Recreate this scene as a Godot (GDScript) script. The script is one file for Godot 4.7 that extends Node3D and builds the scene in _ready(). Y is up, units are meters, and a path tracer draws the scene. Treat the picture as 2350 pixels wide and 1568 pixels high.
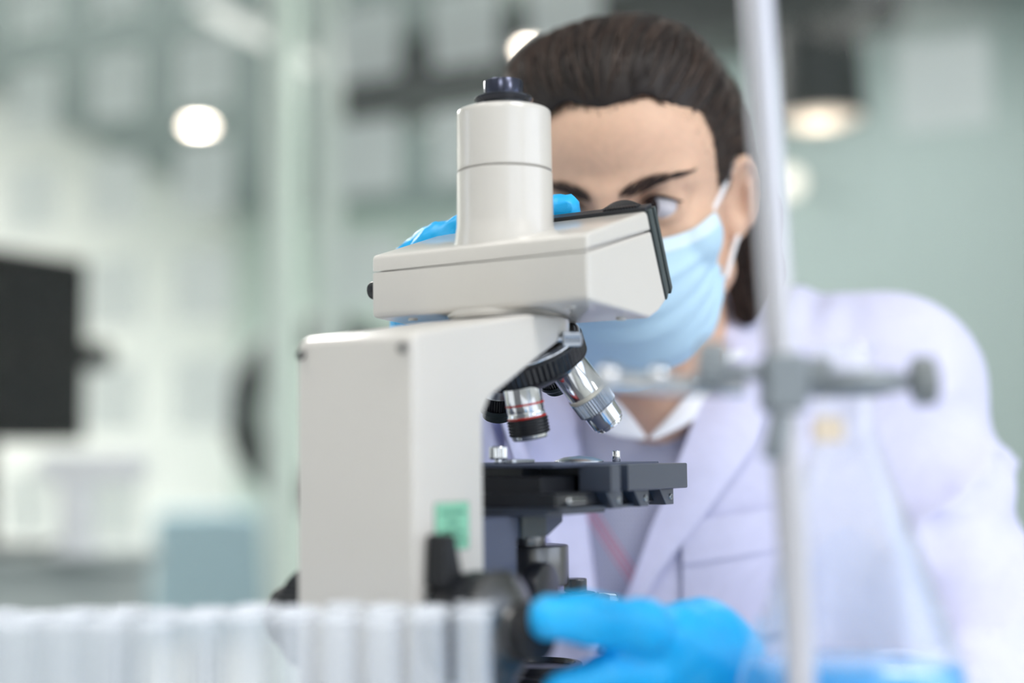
extends Node3D
# A person at a laboratory microscope, seen from behind the microscope, with test tubes and a clamped flask close to the camera.

var rng := RandomNumberGenerator.new()
var used := {}
var M := {}

func _ready() -> void:
	rng.seed = 7
	setup_camera_and_light()
	make_materials()
	build_room()
	build_microscope()
	build_person()
	build_foreground()
	build_background()

# ------------------------------------------------------------------ camera, sky, lights
func setup_camera_and_light() -> void:
	var cam := Camera3D.new()
	cam.name = "camera"
	var at := CameraAttributesPhysical.new()
	at.frustum_focal_length = 50.0
	at.frustum_focus_distance = 0.775
	at.frustum_near = 0.02
	at.frustum_far = 60.0
	at.exposure_aperture = 1.95
	cam.attributes = at
	cam.fov = 27.0
	cam.near = 0.02
	cam.far = 60.0
	add_child(cam)
	cam.position = Vector3(0, 0.96, 0)
	cam.basis = Basis(Vector3.RIGHT, deg_to_rad(4.6)) * Basis(Vector3(0, 0, 1), deg_to_rad(-0.7))
	cam.current = true
	var we := WorldEnvironment.new()
	we.name = "world_environment"
	var e := Environment.new()
	e.background_mode = Environment.BG_SKY
	var sky := Sky.new()
	var sm := ProceduralSkyMaterial.new()
	sm.sky_top_color = Color(0.82, 0.89, 1.0)
	sm.sky_horizon_color = Color(0.96, 0.98, 1.0)
	sm.ground_bottom_color = Color(0.62, 0.63, 0.62)
	sm.ground_horizon_color = Color(0.8, 0.82, 0.82)
	sm.sky_energy_multiplier = 1.0
	sm.ground_energy_multiplier = 1.0
	sky.sky_material = sm
	e.sky = sky
	e.tonemap_mode = Environment.TONE_MAPPER_LINEAR
	e.tonemap_exposure = 1.15
	e.background_energy_multiplier = 2.7
	e.sdfgi_enabled = true
	e.ssao_enabled = true
	e.ssil_enabled = true
	we.environment = e
	add_child(we)

# ------------------------------------------------------------------ materials
func noise_tex(freq: float, size: int, lo: float, hi: float, seed_: int, octaves := 3, stretch := Vector2.ONE) -> ImageTexture:
	var n := FastNoiseLite.new()
	n.seed = seed_
	n.noise_type = FastNoiseLite.TYPE_SIMPLEX_SMOOTH
	n.frequency = freq
	n.fractal_octaves = octaves
	var im := Image.create(size, size, false, Image.FORMAT_RGB8)
	for y in size:
		for x in size:
			var ax := TAU * x / size
			var ay := TAU * y / size
			var k := size / TAU
			var v := n.get_noise_3d(cos(ax) * k * stretch.x, sin(ax) * k * stretch.x + cos(ay) * k * stretch.y, sin(ay) * k * stretch.y)
			v = clampf(lerpf(lo, hi, v * 0.5 + 0.5), 0.0, 1.0)
			im.set_pixel(x, y, Color(v, v, v))
	return ImageTexture.create_from_image(im)

func mat(called: String, c: Color, rough := 0.5, metal := 0.0) -> StandardMaterial3D:
	var m := StandardMaterial3D.new()
	m.resource_name = called
	m.albedo_color = c
	m.roughness = rough
	m.metallic = metal
	M[called] = m
	return m

func rgb(r: float, g: float, b: float) -> Color:
	return Color(r / 255.0, g / 255.0, b / 255.0)

func grain(m: StandardMaterial3D, tex: Texture2D, scale: float, bump: Texture2D = null, depth := 0.0) -> void:
	m.uv1_triplanar = true
	m.uv1_scale = Vector3.ONE * scale
	if tex:
		m.albedo_texture = tex
	if bump:
		m.heightmap_enabled = true
		m.heightmap_texture = bump
		m.heightmap_scale = depth

func glow(m: StandardMaterial3D, c: Color, k: float) -> void:
	m.emission_enabled = true
	m.emission = c
	m.emission_energy_multiplier = k

func make_materials() -> void:
	var fine := noise_tex(0.35, 256, 0.0, 1.0, 3, 2)
	var soft := noise_tex(0.03, 256, 0.93, 1.0, 5)
	var even := noise_tex(0.3, 256, 0.975, 1.0, 6)
	var cloth := noise_tex(0.05, 256, 0.95, 1.0, 9)
	grain(mat("beige_enamel", rgb(213, 210, 205), 0.3), even, 24.0, fine, 0.004)
	M.beige_enamel.clearcoat_enabled = true
	M.beige_enamel.clearcoat = 0.6
	M.beige_enamel.clearcoat_roughness = 0.16
	mat("black_metal", rgb(44, 47, 54), 0.38)
	mat("black_satin", rgb(30, 32, 38), 0.3)
	mat("dark_block", rgb(76, 84, 106), 0.42)
	mat("stage_black", rgb(56, 64, 80), 0.34)
	M.stage_black.metallic_specular = 0.85
	mat("black_rubber", rgb(26, 28, 32), 0.6)
	mat("plate_grey", rgb(62, 72, 74), 0.35)
	mat("blued_steel", rgb(70, 74, 92), 0.22, 0.75)
	mat("mount_metal", rgb(50, 53, 62), 0.25, 0.5)
	mat("chrome", rgb(222, 224, 228), 0.1, 1.0)
	mat("satin_chrome", rgb(196, 200, 206), 0.26, 1.0)
	mat("dark_steel", rgb(112, 112, 112), 0.3, 0.9)
	mat("ring_ivory", rgb(224, 218, 202), 0.5)
	mat("red_enamel", rgb(196, 44, 40), 0.4)
	mat("lens_glass", rgb(40, 42, 60), 0.05)
	mat("sticker_green", rgb(140, 208, 176), 0.55)
	mat("sticker_ink", rgb(62, 118, 96), 0.7)
	mat("sticker_border", rgb(88, 122, 104), 0.6)
	# person
	var skin := mat("skin", rgb(230, 190, 164), 0.5)
	grain(skin, noise_tex(0.04, 256, 0.9, 1.0, 21), 16.0, fine, 0.006)
	skin.subsurf_scatter_enabled = true
	skin.subsurf_scatter_strength = 0.12
	mat("hair_brown", rgb(38, 30, 28), 0.6)
	mat("hair_strand", rgb(70, 55, 48), 0.5)
	mat("hair_dark", rgb(40, 31, 29), 0.5)
	mat("brow", rgb(58, 44, 40), 0.7)
	mat("sclera", rgb(218, 214, 222), 0.15)
	mat("iris", rgb(44, 30, 28), 0.1)
	mat("lid_line", rgb(60, 40, 36), 0.6)
	var coat := mat("coat", rgb(219, 221, 250), 0.8)
	grain(coat, cloth, 6.0, fine, 0.004)
	mat("mask_blue", rgb(190, 223, 244), 0.75)
	M.mask_blue.backlight_enabled = true
	M.mask_blue.backlight = Color(0.25, 0.32, 0.38)
	mat("mask_white", rgb(238, 240, 246), 0.8)
	mat("mask_band", rgb(212, 232, 245), 0.75)
	mat("shirt_white", rgb(240, 242, 248), 0.75)
	var glove := mat("glove_blue", rgb(22, 178, 246), 0.42)
	grain(glove, null, 40.0, fine, 0.01)
	mat("plaid", Color.WHITE, 0.85)
	# glass and lab ware
	var g := mat("tube_glass", Color(0.93, 0.96, 1.0, 0.14), 0.06)
	g.transparency = BaseMaterial3D.TRANSPARENCY_ALPHA
	g = mat("tube_rim_glass", Color(0.95, 0.97, 1.0, 0.4), 0.04)
	g.transparency = BaseMaterial3D.TRANSPARENCY_ALPHA
	g = mat("flask_glass", Color(0.95, 0.98, 1.0, 0.075), 0.03)
	g.transparency = BaseMaterial3D.TRANSPARENCY_ALPHA
	g = mat("partition_glass", Color(0.86, 0.93, 0.91, 0.02), 0.02)
	g.metallic_specular = 0.15
	g.transparency = BaseMaterial3D.TRANSPARENCY_ALPHA
	g = mat("frosted_vinyl", Color(0.93, 0.96, 0.96, 0.74), 0.6)
	g.transparency = BaseMaterial3D.TRANSPARENCY_ALPHA
	g = mat("window_glass", Color(1, 1, 1, 0.02), 0.0)
	g.transparency = BaseMaterial3D.TRANSPARENCY_ALPHA
	mat("blue_liquid", rgb(0, 160, 240), 0.08)
	mat("rack_white", rgb(226, 230, 234), 0.5)
	mat("rod_steel", rgb(208, 208, 216), 0.32, 0.6)
	mat("clamp_grey", rgb(132, 140, 146), 0.4, 0.3)
	mat("clamp_knob", rgb(128, 135, 138), 0.5)
	mat("cork", rgb(226, 212, 192), 0.8)
	# room
	mat("wall_paint", rgb(178, 196, 195), 0.9)
	mat("wall_white", rgb(228, 230, 226), 0.9)
	mat("wall_green", rgb(194, 210, 202), 0.9)
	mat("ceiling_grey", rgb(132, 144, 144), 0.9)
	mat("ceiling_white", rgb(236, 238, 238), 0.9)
	mat("floor_grey", rgb(176, 178, 176), 0.5)
	grain(M.floor_grey, soft, 1.5)
	mat("bench_white", rgb(232, 234, 238), 0.35)
	mat("trim_green_glass", rgb(228, 240, 233), 0.2)
	mat("frame_white", rgb(240, 240, 240), 0.5)
	mat("charcoal", rgb(34, 38, 40), 0.6)
	mat("screen_black", rgb(20, 24, 26), 0.15)
	mat("chair_blue", rgb(134, 158, 168), 0.8)
	mat("cabinet_grey", rgb(178, 188, 186), 0.6)
	mat("lamp_white", rgb(240, 243, 246), 0.4)
	glow(mat("lamp_glow", rgb(255, 244, 232), 0.5), rgb(255, 240, 222), 30.0)
	glow(mat("pendant_glow", rgb(255, 246, 236), 0.5), rgb(255, 240, 224), 0.18)
	glow(mat("wall_lamp_glow", rgb(255, 250, 240), 0.5), rgb(255, 246, 230), 1.0)
	glow(mat("panel_glow", rgb(255, 255, 255), 0.5), rgb(255, 253, 250), 3.0)
	glow(mat("strip_glow", rgb(245, 246, 244), 0.5), rgb(250, 252, 250), 0.25)

# ------------------------------------------------------------------ scene helpers
func numbered(n: String) -> String:
	if not used.has(n):
		used[n] = 0
		return n
	used[n] += 1
	return "%s_%03d" % [n, used[n]]

func tag(o: Node3D, label: String, category: String, group := "", kind := "") -> Node3D:
	if label: o.set_meta("label", label)
	if category: o.set_meta("category", category)
	if group: o.set_meta("group", group)
	if kind: o.set_meta("kind", kind)
	return o

func thing(called: String, label: String, category: String, pos := Vector3.ZERO, turn := 0.0, group := "") -> Node3D:
	var o := Node3D.new()
	o.name = numbered(called)
	add_child(o)
	o.position = pos
	o.rotation.y = turn
	return tag(o, label, category, group)

func obj(called: String, mesh: Mesh, material: Material, parent: Node3D = null, xf := Transform3D.IDENTITY) -> MeshInstance3D:
	var o := MeshInstance3D.new()
	o.name = called if parent else numbered(called)
	o.mesh = mesh
	o.material_override = material
	if parent:
		parent.add_child(o, true)
	else:
		add_child(o)
	o.transform = xf
	return o

func struct(called: String, mesh: Mesh, material: Material, xf := Transform3D.IDENTITY, label := "", parent: Node3D = null) -> MeshInstance3D:
	var o := obj(called, mesh, material, parent, xf)
	if parent == null:
		o.set_meta("kind", "structure")
		if label: o.set_meta("label", label)
	return o

func T(x: float, y: float, z: float) -> Transform3D:
	return Transform3D(Basis.IDENTITY, Vector3(x, y, z))

func aim(from: Vector3, dir: Vector3) -> Transform3D:
	# local y axis along dir
	var y := dir.normalized()
	var x := y.cross(Vector3(0, 0, 1) if absf(y.z) < 0.9 else Vector3(1, 0, 0)).normalized()
	return Transform3D(Basis(x, y, x.cross(y)), from)

# ------------------------------------------------------------------ shape helpers
class Shape:
	var v := PackedVector3Array()
	var n := PackedVector3Array()
	var idx := PackedInt32Array()
	var uv := PackedVector2Array()

	func tri(a: int, b: int, c: int) -> void:
		idx.append(a); idx.append(b); idx.append(c)

	func quad_pts(a: Vector3, b: Vector3, c: Vector3, d: Vector3, na: Vector3, nb: Vector3, nc: Vector3, nd: Vector3) -> void:
		var k := v.size()
		v.append_array([a, b, c, d])
		n.append_array([na, nb, nc, nd])
		# front faces run clockwise: choose the winding by the normals
		if (b - a).cross(c - a).dot(na + nb + nc + nd) > 0.0 or ((c - a).cross(d - a)).dot(na + nb + nc + nd) > 0.0:
			idx.append_array([k, k + 2, k + 1, k, k + 3, k + 2])
		else:
			idx.append_array([k, k + 1, k + 2, k, k + 2, k + 3])

	func tri_pts(a: Vector3, b: Vector3, c: Vector3, nn: Vector3) -> void:
		var k := v.size()
		v.append_array([a, b, c])
		n.append_array([nn, nn, nn])
		if (b - a).cross(c - a).dot(nn) > 0.0:
			idx.append_array([k, k + 2, k + 1])
		else:
			idx.append_array([k, k + 1, k + 2])

	func mesh() -> ArrayMesh:
		var arr := []
		arr.resize(Mesh.ARRAY_MAX)
		arr[Mesh.ARRAY_VERTEX] = v
		arr[Mesh.ARRAY_NORMAL] = n
		arr[Mesh.ARRAY_INDEX] = idx
		if uv.size() == v.size() and uv.size() > 0:
			arr[Mesh.ARRAY_TEX_UV] = uv
		var m := ArrayMesh.new()
		m.add_surface_from_arrays(Mesh.PRIMITIVE_TRIANGLES, arr)
		return m

	func smooth_normals() -> void:
		n = PackedVector3Array()
		n.resize(v.size())
		for i in range(0, idx.size(), 3):
			var a := idx[i]
			var b := idx[i + 1]
			var c := idx[i + 2]
			var f := (v[c] - v[a]).cross(v[b] - v[a])
			n[a] += f
			n[b] += f
			n[c] += f
		for i in n.size():
			n[i] = n[i].normalized()

	# profile of (radius, height) turned round y; corners sharper than 35 degrees stay sharp
	func lathe(prof: Array, seg := 48, xf := Transform3D.IDENTITY, flutes := 0, flute_depth := 0.0, flute_from := -1e9, flute_to := 1e9) -> Shape:
		var cnt := prof.size()
		var dirs := []
		for i in cnt - 1:
			var d: Vector2 = prof[i + 1] - prof[i]
			dirs.append(Vector2(d.y, -d.x).normalized())
		for i in cnt - 1:
			var n0: Vector2 = dirs[i]
			var n1: Vector2 = dirs[i]
			if i > 0 and n0.dot(dirs[i - 1]) > 0.8:
				n0 = (n0 + dirs[i - 1]).normalized()
			if i < cnt - 2 and n1.dot(dirs[i + 1]) > 0.8:
				n1 = (n1 + dirs[i + 1]).normalized()
			var p0: Vector2 = prof[i]
			var p1: Vector2 = prof[i + 1]
			var fl0 := flutes > 0 and p0.y >= flute_from and p0.y <= flute_to and p1.y >= flute_from and p1.y <= flute_to
			for s in seg:
				var a0 := TAU * s / seg
				var a1 := TAU * (s + 1) / seg
				var k0 := 1.0
				var k1 := 1.0
				if fl0:
					k0 = 1.0 - flute_depth * (0.5 + 0.5 * cos(a0 * flutes)) / maxf(p0.x, 1e-5)
					k1 = 1.0 - flute_depth * (0.5 + 0.5 * cos(a1 * flutes)) / maxf(p0.x, 1e-5)
				var q0 := Vector3(cos(a0), 0, sin(a0))
				var q1 := Vector3(cos(a1), 0, sin(a1))
				var u := Vector3.UP
				var A := q0 * p0.x * k0 + u * p0.y
				var B := q1 * p0.x * k1 + u * p0.y
				var C := q1 * p1.x * k1 + u * p1.y
				var D := q0 * p1.x * k0 + u * p1.y
				if fl0:
					var fn := (B - A).cross(D - A).normalized()
					if fn.dot(q0) < 0.0: fn = -fn
					quad_pts(xf * A, xf * B, xf * C, xf * D, xf.basis * fn, xf.basis * fn, xf.basis * fn, xf.basis * fn)
				else:
					quad_pts(xf * A, xf * B, xf * C, xf * D, (xf.basis * (q0 * n0.x + u * n0.y)).normalized(), (xf.basis * (q1 * n0.x + u * n0.y)).normalized(), (xf.basis * (q1 * n1.x + u * n1.y)).normalized(), (xf.basis * (q0 * n1.x + u * n1.y)).normalized())
		return self

	# closed cylinder standing on y0 with rounded edges
	func drum(r: float, y0: float, y1: float, b := 0.001, seg := 40, xf := Transform3D.IDENTITY, flutes := 0, depth := 0.0) -> Shape:
		var h := b * 0.3
		return lathe([Vector2(0, y0), Vector2(r - b, y0), Vector2(r - h, y0 + h), Vector2(r, y0 + b), Vector2(r, y1 - b), Vector2(r - h, y1 - h), Vector2(r - b, y1), Vector2(0, y1)], seg, xf, flutes, depth, y0 + b * 0.9, y1 - b * 0.9)

	# polygon in x,y extruded along z from z0 to z1 with rounded edges
	func prism(poly: PackedVector2Array, z0: float, z1: float, b := 0.001, xf := Transform3D.IDENTITY, steps := 3, b_low := -1.0) -> Shape:
		if Geometry2D.is_polygon_clockwise(poly):
			poly = poly.duplicate()
			poly.reverse()
		var c := poly.size()
		var en := []
		for i in c:
			var d := (poly[(i + 1) % c] - poly[i]).normalized()
			en.append(Vector2(d.y, -d.x))
		var miter := []
		for i in c:
			var n0: Vector2 = en[(i + c - 1) % c]
			var n1: Vector2 = en[i]
			miter.append((n0 + n1) / maxf(1.0 + n0.dot(n1), 0.3))
		var bl := b if b_low < 0.0 else b_low
		var rings := []   # [inset, z, cos, sin]
		for k in steps + 1:
			var a := PI / 2 * (1.0 - float(k) / steps)
			rings.append([bl * (1.0 - cos(a)), z0 + bl * (1.0 - sin(a)), cos(a), -sin(a)])
		for k in steps + 1:
			var a := PI / 2 * float(k) / steps
			rings.append([b * (1.0 - cos(a)), z1 - b * (1.0 - sin(a)), cos(a), sin(a)])
		for i in c:
			var j := (i + 1) % c
			var ni: Vector2 = en[i]
			var nj: Vector2 = en[i]
			if en[i].dot(en[(i + c - 1) % c]) > 0.75: ni = (en[i] + en[(i + c - 1) % c]).normalized()
			if en[i].dot(en[j]) > 0.75: nj = (en[i] + en[j]).normalized()
			for k in rings.size() - 1:
				var r0 = rings[k]
				var r1 = rings[k + 1]
				if is_equal_approx(r0[1], r1[1]) and is_equal_approx(r0[0], r1[0]): continue
				var a0: Vector2 = poly[i] - miter[i] * r0[0]
				var b0: Vector2 = poly[j] - miter[j] * r0[0]
				var a1: Vector2 = poly[i] - miter[i] * r1[0]
				var b1: Vector2 = poly[j] - miter[j] * r1[0]
				quad_pts(xf * Vector3(a0.x, a0.y, r0[1]), xf * Vector3(b0.x, b0.y, r0[1]), xf * Vector3(b1.x, b1.y, r1[1]), xf * Vector3(a1.x, a1.y, r1[1]),
					xf.basis * Vector3(ni.x * r0[2], ni.y * r0[2], r0[3]), xf.basis * Vector3(nj.x * r0[2], nj.y * r0[2], r0[3]), xf.basis * Vector3(nj.x * r1[2], nj.y * r1[2], r1[3]), xf.basis * Vector3(ni.x * r1[2], ni.y * r1[2], r1[3]))
		for e in [[bl, z0, -1.0], [b, z1, 1.0]]:
			var cap := PackedVector2Array()
			for i in c: cap.append(poly[i] - miter[i] * e[0])
			var t := Geometry2D.triangulate_polygon(cap)
			if t.is_empty():
				cap = poly
				t = Geometry2D.triangulate_polygon(cap)
			if t.is_empty(): print("cap failed ", poly)
			for k in range(0, t.size(), 3):
				tri_pts(xf * Vector3(cap[t[k]].x, cap[t[k]].y, e[1]), xf * Vector3(cap[t[k + 1]].x, cap[t[k + 1]].y, e[1]), xf * Vector3(cap[t[k + 2]].x, cap[t[k + 2]].y, e[1]), (xf.basis * Vector3(0, 0, e[2])).normalized())
		return self

	# box from corner to corner, rounded edges
	func box(lo: Vector3, hi: Vector3, b := 0.001, xf := Transform3D.IDENTITY) -> Shape:
		var r := b * 2.0
		var poly := Shape.rounded(PackedVector2Array([Vector2(lo.x, lo.y), Vector2(hi.x, lo.y), Vector2(hi.x, hi.y), Vector2(lo.x, hi.y)]), r, 3)
		return prism(poly, lo.z, hi.z, b, xf)

	static func rounded(poly: PackedVector2Array, r: float, seg := 4, radii := {}) -> PackedVector2Array:
		var out := PackedVector2Array()
		var c := poly.size()
		for i in c:
			var rr: float = radii.get(i, r)
			var p := poly[i]
			var a := (poly[(i + c - 1) % c] - p)
			var b := (poly[(i + 1) % c] - p)
			if rr <= 0.0:
				out.append(p)
				continue
			var half := absf(a.angle_to(b)) / 2.0
			var d := minf(rr / maxf(tan(half), 0.05), minf(a.length(), b.length()) * 0.49)
			var pa := p + a.normalized() * d
			var pb := p + b.normalized() * d
			for k in seg + 1:
				var t := float(k) / seg
				out.append(pa.lerp(p, t).lerp(p.lerp(pb, t), t))
		return out

	# round tube along points with a radius at each
	func pipe(pts: Array, radii: Array, seg := 10, closed_ends := true) -> Shape:
		var c := pts.size()
		var fx: Vector3
		var rings := []
		for i in c:
			var d: Vector3 = (pts[mini(i + 1, c - 1)] - pts[maxi(i - 1, 0)]).normalized()
			if i == 0:
				fx = d.cross(Vector3.UP if absf(d.y) < 0.9 else Vector3.RIGHT).normalized()
			fx = (fx - d * fx.dot(d)).normalized()
			rings.append([pts[i], fx, d.cross(fx), radii[i], d])
		var k0 := v.size()
		for g in rings:
			for s in seg:
				var a := TAU * s / seg
				var q: Vector3 = g[1] * cos(a) + g[2] * sin(a)
				v.append(g[0] + q * g[3])
				n.append(q)
		for i in c - 1:
			for s in seg:
				var a := k0 + i * seg + s
				var b := k0 + i * seg + (s + 1) % seg
				idx.append_array([a, a + seg, b, b, a + seg, b + seg])
		if closed_ends:
			for e in [0, c - 1]:
				var g = rings[e]
				var nn: Vector3 = -g[4] if e == 0 else g[4]
				for s in seg:
					var a := TAU * s / seg
					var a2 := TAU * (s + 1) / seg
					tri_pts(g[0], g[0] + (g[1] * cos(a) + g[2] * sin(a)) * g[3], g[0] + (g[1] * cos(a2) + g[2] * sin(a2)) * g[3], nn)
		return self

	# open or thick sheet from a grid of points, rows of equal length
	func sheet(grid: Array, thick := 0.0, facing := Vector3(0, 0, 1)) -> Shape:
		var s := Shape.new()
		var rows := grid.size()
		var cols: int = grid[0].size()
		for r in grid:
			for p in r: s.v.append(p)
		for i in rows - 1:
			for j in cols - 1:
				var a := i * cols + j
				s.idx.append_array([a, a + 1, a + cols, a + 1, a + cols + 1, a + cols])
		s.smooth_normals()
		var flip := false
		var tot := 0.0
		for q in s.n: tot += q.dot(facing)
		if tot < 0.0:
			flip = true
			for i in s.n.size(): s.n[i] = -s.n[i]
			for i in range(0, s.idx.size(), 3):
				var t := s.idx[i + 1]
				s.idx[i + 1] = s.idx[i + 2]
				s.idx[i + 2] = t
		var k := v.size()
		v.append_array(s.v); n.append_array(s.n)
		for q in s.idx: idx.append(q + k)
		if thick > 0.0:
			var k2 := v.size()
			for i in s.v.size():
				v.append(s.v[i] - s.n[i] * thick)
				n.append(-s.n[i])
			for i in range(0, s.idx.size(), 3):
				idx.append_array([s.idx[i] + k2, s.idx[i + 2] + k2, s.idx[i + 1] + k2])
			var rim := []
			for j in cols: rim.append(j)
			for i in range(1, rows): rim.append(i * cols + cols - 1)
			for j in range(cols - 2, -1, -1): rim.append((rows - 1) * cols + j)
			for i in range(rows - 2, 0, -1): rim.append(i * cols)
			var mid := Vector3.ZERO
			for q in rim: mid += s.v[q]
			mid /= rim.size()
			for i in rim.size():
				var a: int = rim[i]
				var b: int = rim[(i + 1) % rim.size()]
				var e := (s.v[b] - s.v[a]).cross(s.n[a]).normalized()
				if e.dot((s.v[a] + s.v[b]) / 2.0 - mid) < 0.0: e = -e
				quad_pts(s.v[a], s.v[b], s.v[b] - s.n[b] * thick, s.v[a] - s.n[a] * thick, e, e, e, e)
		return self

	func ball(center: Vector3, r: Vector3, basis := Basis.IDENTITY, seg := 24) -> Shape:
		var k0 := v.size()
		var rows := seg / 2
		for i in rows + 1:
			var th := PI * i / rows
			for j in seg:
				var ph := TAU * j / seg
				var d := Vector3(sin(th) * cos(ph), cos(th), sin(th) * sin(ph))
				v.append(center + basis * (d * r))
				n.append((basis * (d / r)).normalized())
		for i in rows:
			for j in seg:
				var a := k0 + i * seg + j
				var b := k0 + i * seg + (j + 1) % seg
				idx.append_array([a, a + seg, b, b, a + seg, b + seg])
		return self

	func torus(R: float, r: float, xf := Transform3D.IDENTITY, seg := 48, ring := 10, a0 := 0.0, a1 := TAU) -> Shape:
		var k0 := v.size()
		for i in seg + 1:
			var a := lerpf(a0, a1, float(i) / seg)
			var q := Vector3(cos(a), 0, sin(a))
			for j in ring:
				var b := TAU * j / ring
				var d := q * cos(b) + Vector3.UP * sin(b)
				v.append(xf * (q * R + d * r))
				n.append((xf.basis * d).normalized())
		for i in seg:
			for j in ring:
				var a := k0 + i * ring + j
				var b := k0 + i * ring + (j + 1) % ring
				idx.append_array([a, a + ring, b, b, a + ring, b + ring])
		return self

func S() -> Shape:
	return Shape.new()

# ------------------------------------------------------------------ blended solids, meshed as surface nets
class Field:
	var kind := PackedInt32Array()     # 0 tapered capsule, 1 ellipsoid; +10 cuts away
	var a := PackedVector3Array()
	var b := PackedVector3Array()
	var ra := PackedFloat32Array()
	var rb := PackedFloat32Array()
	var k := PackedFloat32Array()
	var q: Array[Basis] = []
	var reach := PackedFloat32Array()

	func bone(p: Vector3, r: float, p2: Vector3, r2: float, kk := 0.02, cut := false) -> void:
		kind.append(10 if cut else 0)
		a.append(p); b.append(p2); ra.append(r); rb.append(r2); k.append(kk); q.append(Basis.IDENTITY)
		reach.append(0.0)

	func egg(c: Vector3, r: Vector3, kk := 0.02, turn := Basis.IDENTITY, cut := false) -> void:
		kind.append(11 if cut else 1)
		a.append(c); b.append(r); ra.append(0.0); rb.append(0.0); k.append(kk); q.append(turn.inverse())
		reach.append(0.0)

	func one(i: int, p: Vector3) -> float:
		if kind[i] % 10 == 0:
			var ab := b[i] - a[i]
			var t := clampf((p - a[i]).dot(ab) / maxf(ab.length_squared(), 1e-12), 0.0, 1.0)
			return p.distance_to(a[i] + ab * t) - lerpf(ra[i], rb[i], t)
		var l := q[i] * (p - a[i])
		var r := b[i]
		var k0 := (l / r).length()
		var k1 := (l / (r * r)).length()
		if k1 < 1e-9: return -minf(r.x, minf(r.y, r.z))
		return k0 * (k0 - 1.0) / k1

	func at(p: Vector3, act: PackedInt32Array) -> float:
		var d := 1.0
		for i in act:
			var e := one(i, p)
			var kk := k[i]
			if kind[i] < 10:
				var h := maxf(kk - absf(d - e), 0.0) / kk
				d = minf(d, e) - h * h * kk * 0.25
			else:
				var h := maxf(kk - absf(d + e), 0.0) / kk
				d = maxf(d, -e) + h * h * kk * 0.25
		return post(p, d)

	func post(_p: Vector3, d: float) -> float:
		return d

	func all() -> PackedInt32Array:
		return PackedInt32Array(range(kind.size()))

	func grad(p: Vector3, act: PackedInt32Array, e := 0.001) -> Vector3:
		return Vector3(at(p + Vector3(e, 0, 0), act) - at(p - Vector3(e, 0, 0), act), at(p + Vector3(0, e, 0), act) - at(p - Vector3(0, e, 0), act), at(p + Vector3(0, 0, e), act) - at(p - Vector3(0, 0, e), act)).normalized()

	func mesh(lo: Vector3, hi: Vector3, h: float) -> Shape:
		var B := 5
		var nb := Vector3i(((hi - lo) / (h * B)).ceil())
		var nx := nb.x * B + 1
		var ny := nb.y * B + 1
		var nz := nb.z * B + 1
		var val := PackedFloat32Array()
		val.resize(nx * ny * nz)
		val.fill(1.0)
		var half := h * B * 0.5
		var diag := half * 1.7321
		var live := []
		for bz in nb.z:
			for by in nb.y:
				for bx in nb.x:
					var c := lo + Vector3(bx, by, bz) * h * B + Vector3.ONE * half
					var act := PackedInt32Array()
					for i in kind.size():
						if one(i, c) < diag * 1.6 + k[i] + 0.004: act.append(i)
					if act.is_empty(): continue
					var dc := at(c, act)
					if dc > diag * 1.35 + 0.006: continue
					if dc < -(diag * 1.35 + 0.006):
						for z in B + 1:
							for y in B + 1:
								for x in B + 1:
									val[((bz * B + z) * ny + by * B + y) * nx + bx * B + x] = -1.0
						continue
					live.append(Vector3i(bx, by, bz))
					for z in B + 1:
						for y in B + 1:
							for x in B + 1:
								val[((bz * B + z) * ny + by * B + y) * nx + bx * B + x] = at(lo + Vector3(bx * B + x, by * B + y, bz * B + z) * h, act)
		var s := Shape.new()
		var id := {}
		var sx := 1
		var sy := nx
		var sz := nx * ny
		for bb in live:
			for z in range(bb.z * B, mini(bb.z * B + B, nz - 1)):
				for y in range(bb.y * B, mini(bb.y * B + B, ny - 1)):
					for x in range(bb.x * B, mini(bb.x * B + B, nx - 1)):
						var o := z * sz + y * sy + x
						var m := 0
						var sum := Vector3.ZERO
						var c8 := [val[o], val[o + sx], val[o + sy], val[o + sx + sy], val[o + sz], val[o + sx + sz], val[o + sy + sz], val[o + sx + sy + sz]]
						var neg := 0
						for g in c8:
							if g < 0.0: neg += 1
						if neg == 0 or neg == 8: continue
						for e in EDGES:
							var va: float = c8[e[0]]
							var vb: float = c8[e[1]]
							if (va < 0.0) != (vb < 0.0):
								var t := va / (va - vb)
								var pa := Vector3(e[0] & 1, (e[0] >> 1) & 1, e[0] >> 2)
								var pb := Vector3(e[1] & 1, (e[1] >> 1) & 1, e[1] >> 2)
								sum += pa.lerp(pb, t)
								m += 1
						id[o] = s.v.size()
						s.v.append(lo + (Vector3(x, y, z) + sum / m) * h)
		for o in id:
			var v0: float = val[o]
			for ax in 3:
				var st: int = [sx, sy, sz][ax]
				var s1: int = [sy, sz, sx][ax]
				var s2: int = [sz, sx, sy][ax]
				var v1: float = val[o + st]
				if (v0 < 0.0) == (v1 < 0.0): continue
				if not (id.has(o - s1) and id.has(o - s2) and id.has(o - s1 - s2)): continue
				var p0: int = id[o]
				var p1: int = id[o - s1]
				var p2: int = id[o - s1 - s2]
				var p3: int = id[o - s2]
				if v0 < 0.0:
					s.idx.append_array([p0, p2, p1, p0, p3, p2])
				else:
					s.idx.append_array([p0, p1, p2, p0, p2, p3])
		s.smooth_normals()
		if s.v.size() > 0 and s.n[0].dot(grad(s.v[0], all(), h * 0.3)) < 0.0:
			for i in range(0, s.idx.size(), 3):
				var t := s.idx[i + 1]
				s.idx[i + 1] = s.idx[i + 2]
				s.idx[i + 2] = t
			s.smooth_normals()
		return s
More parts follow.
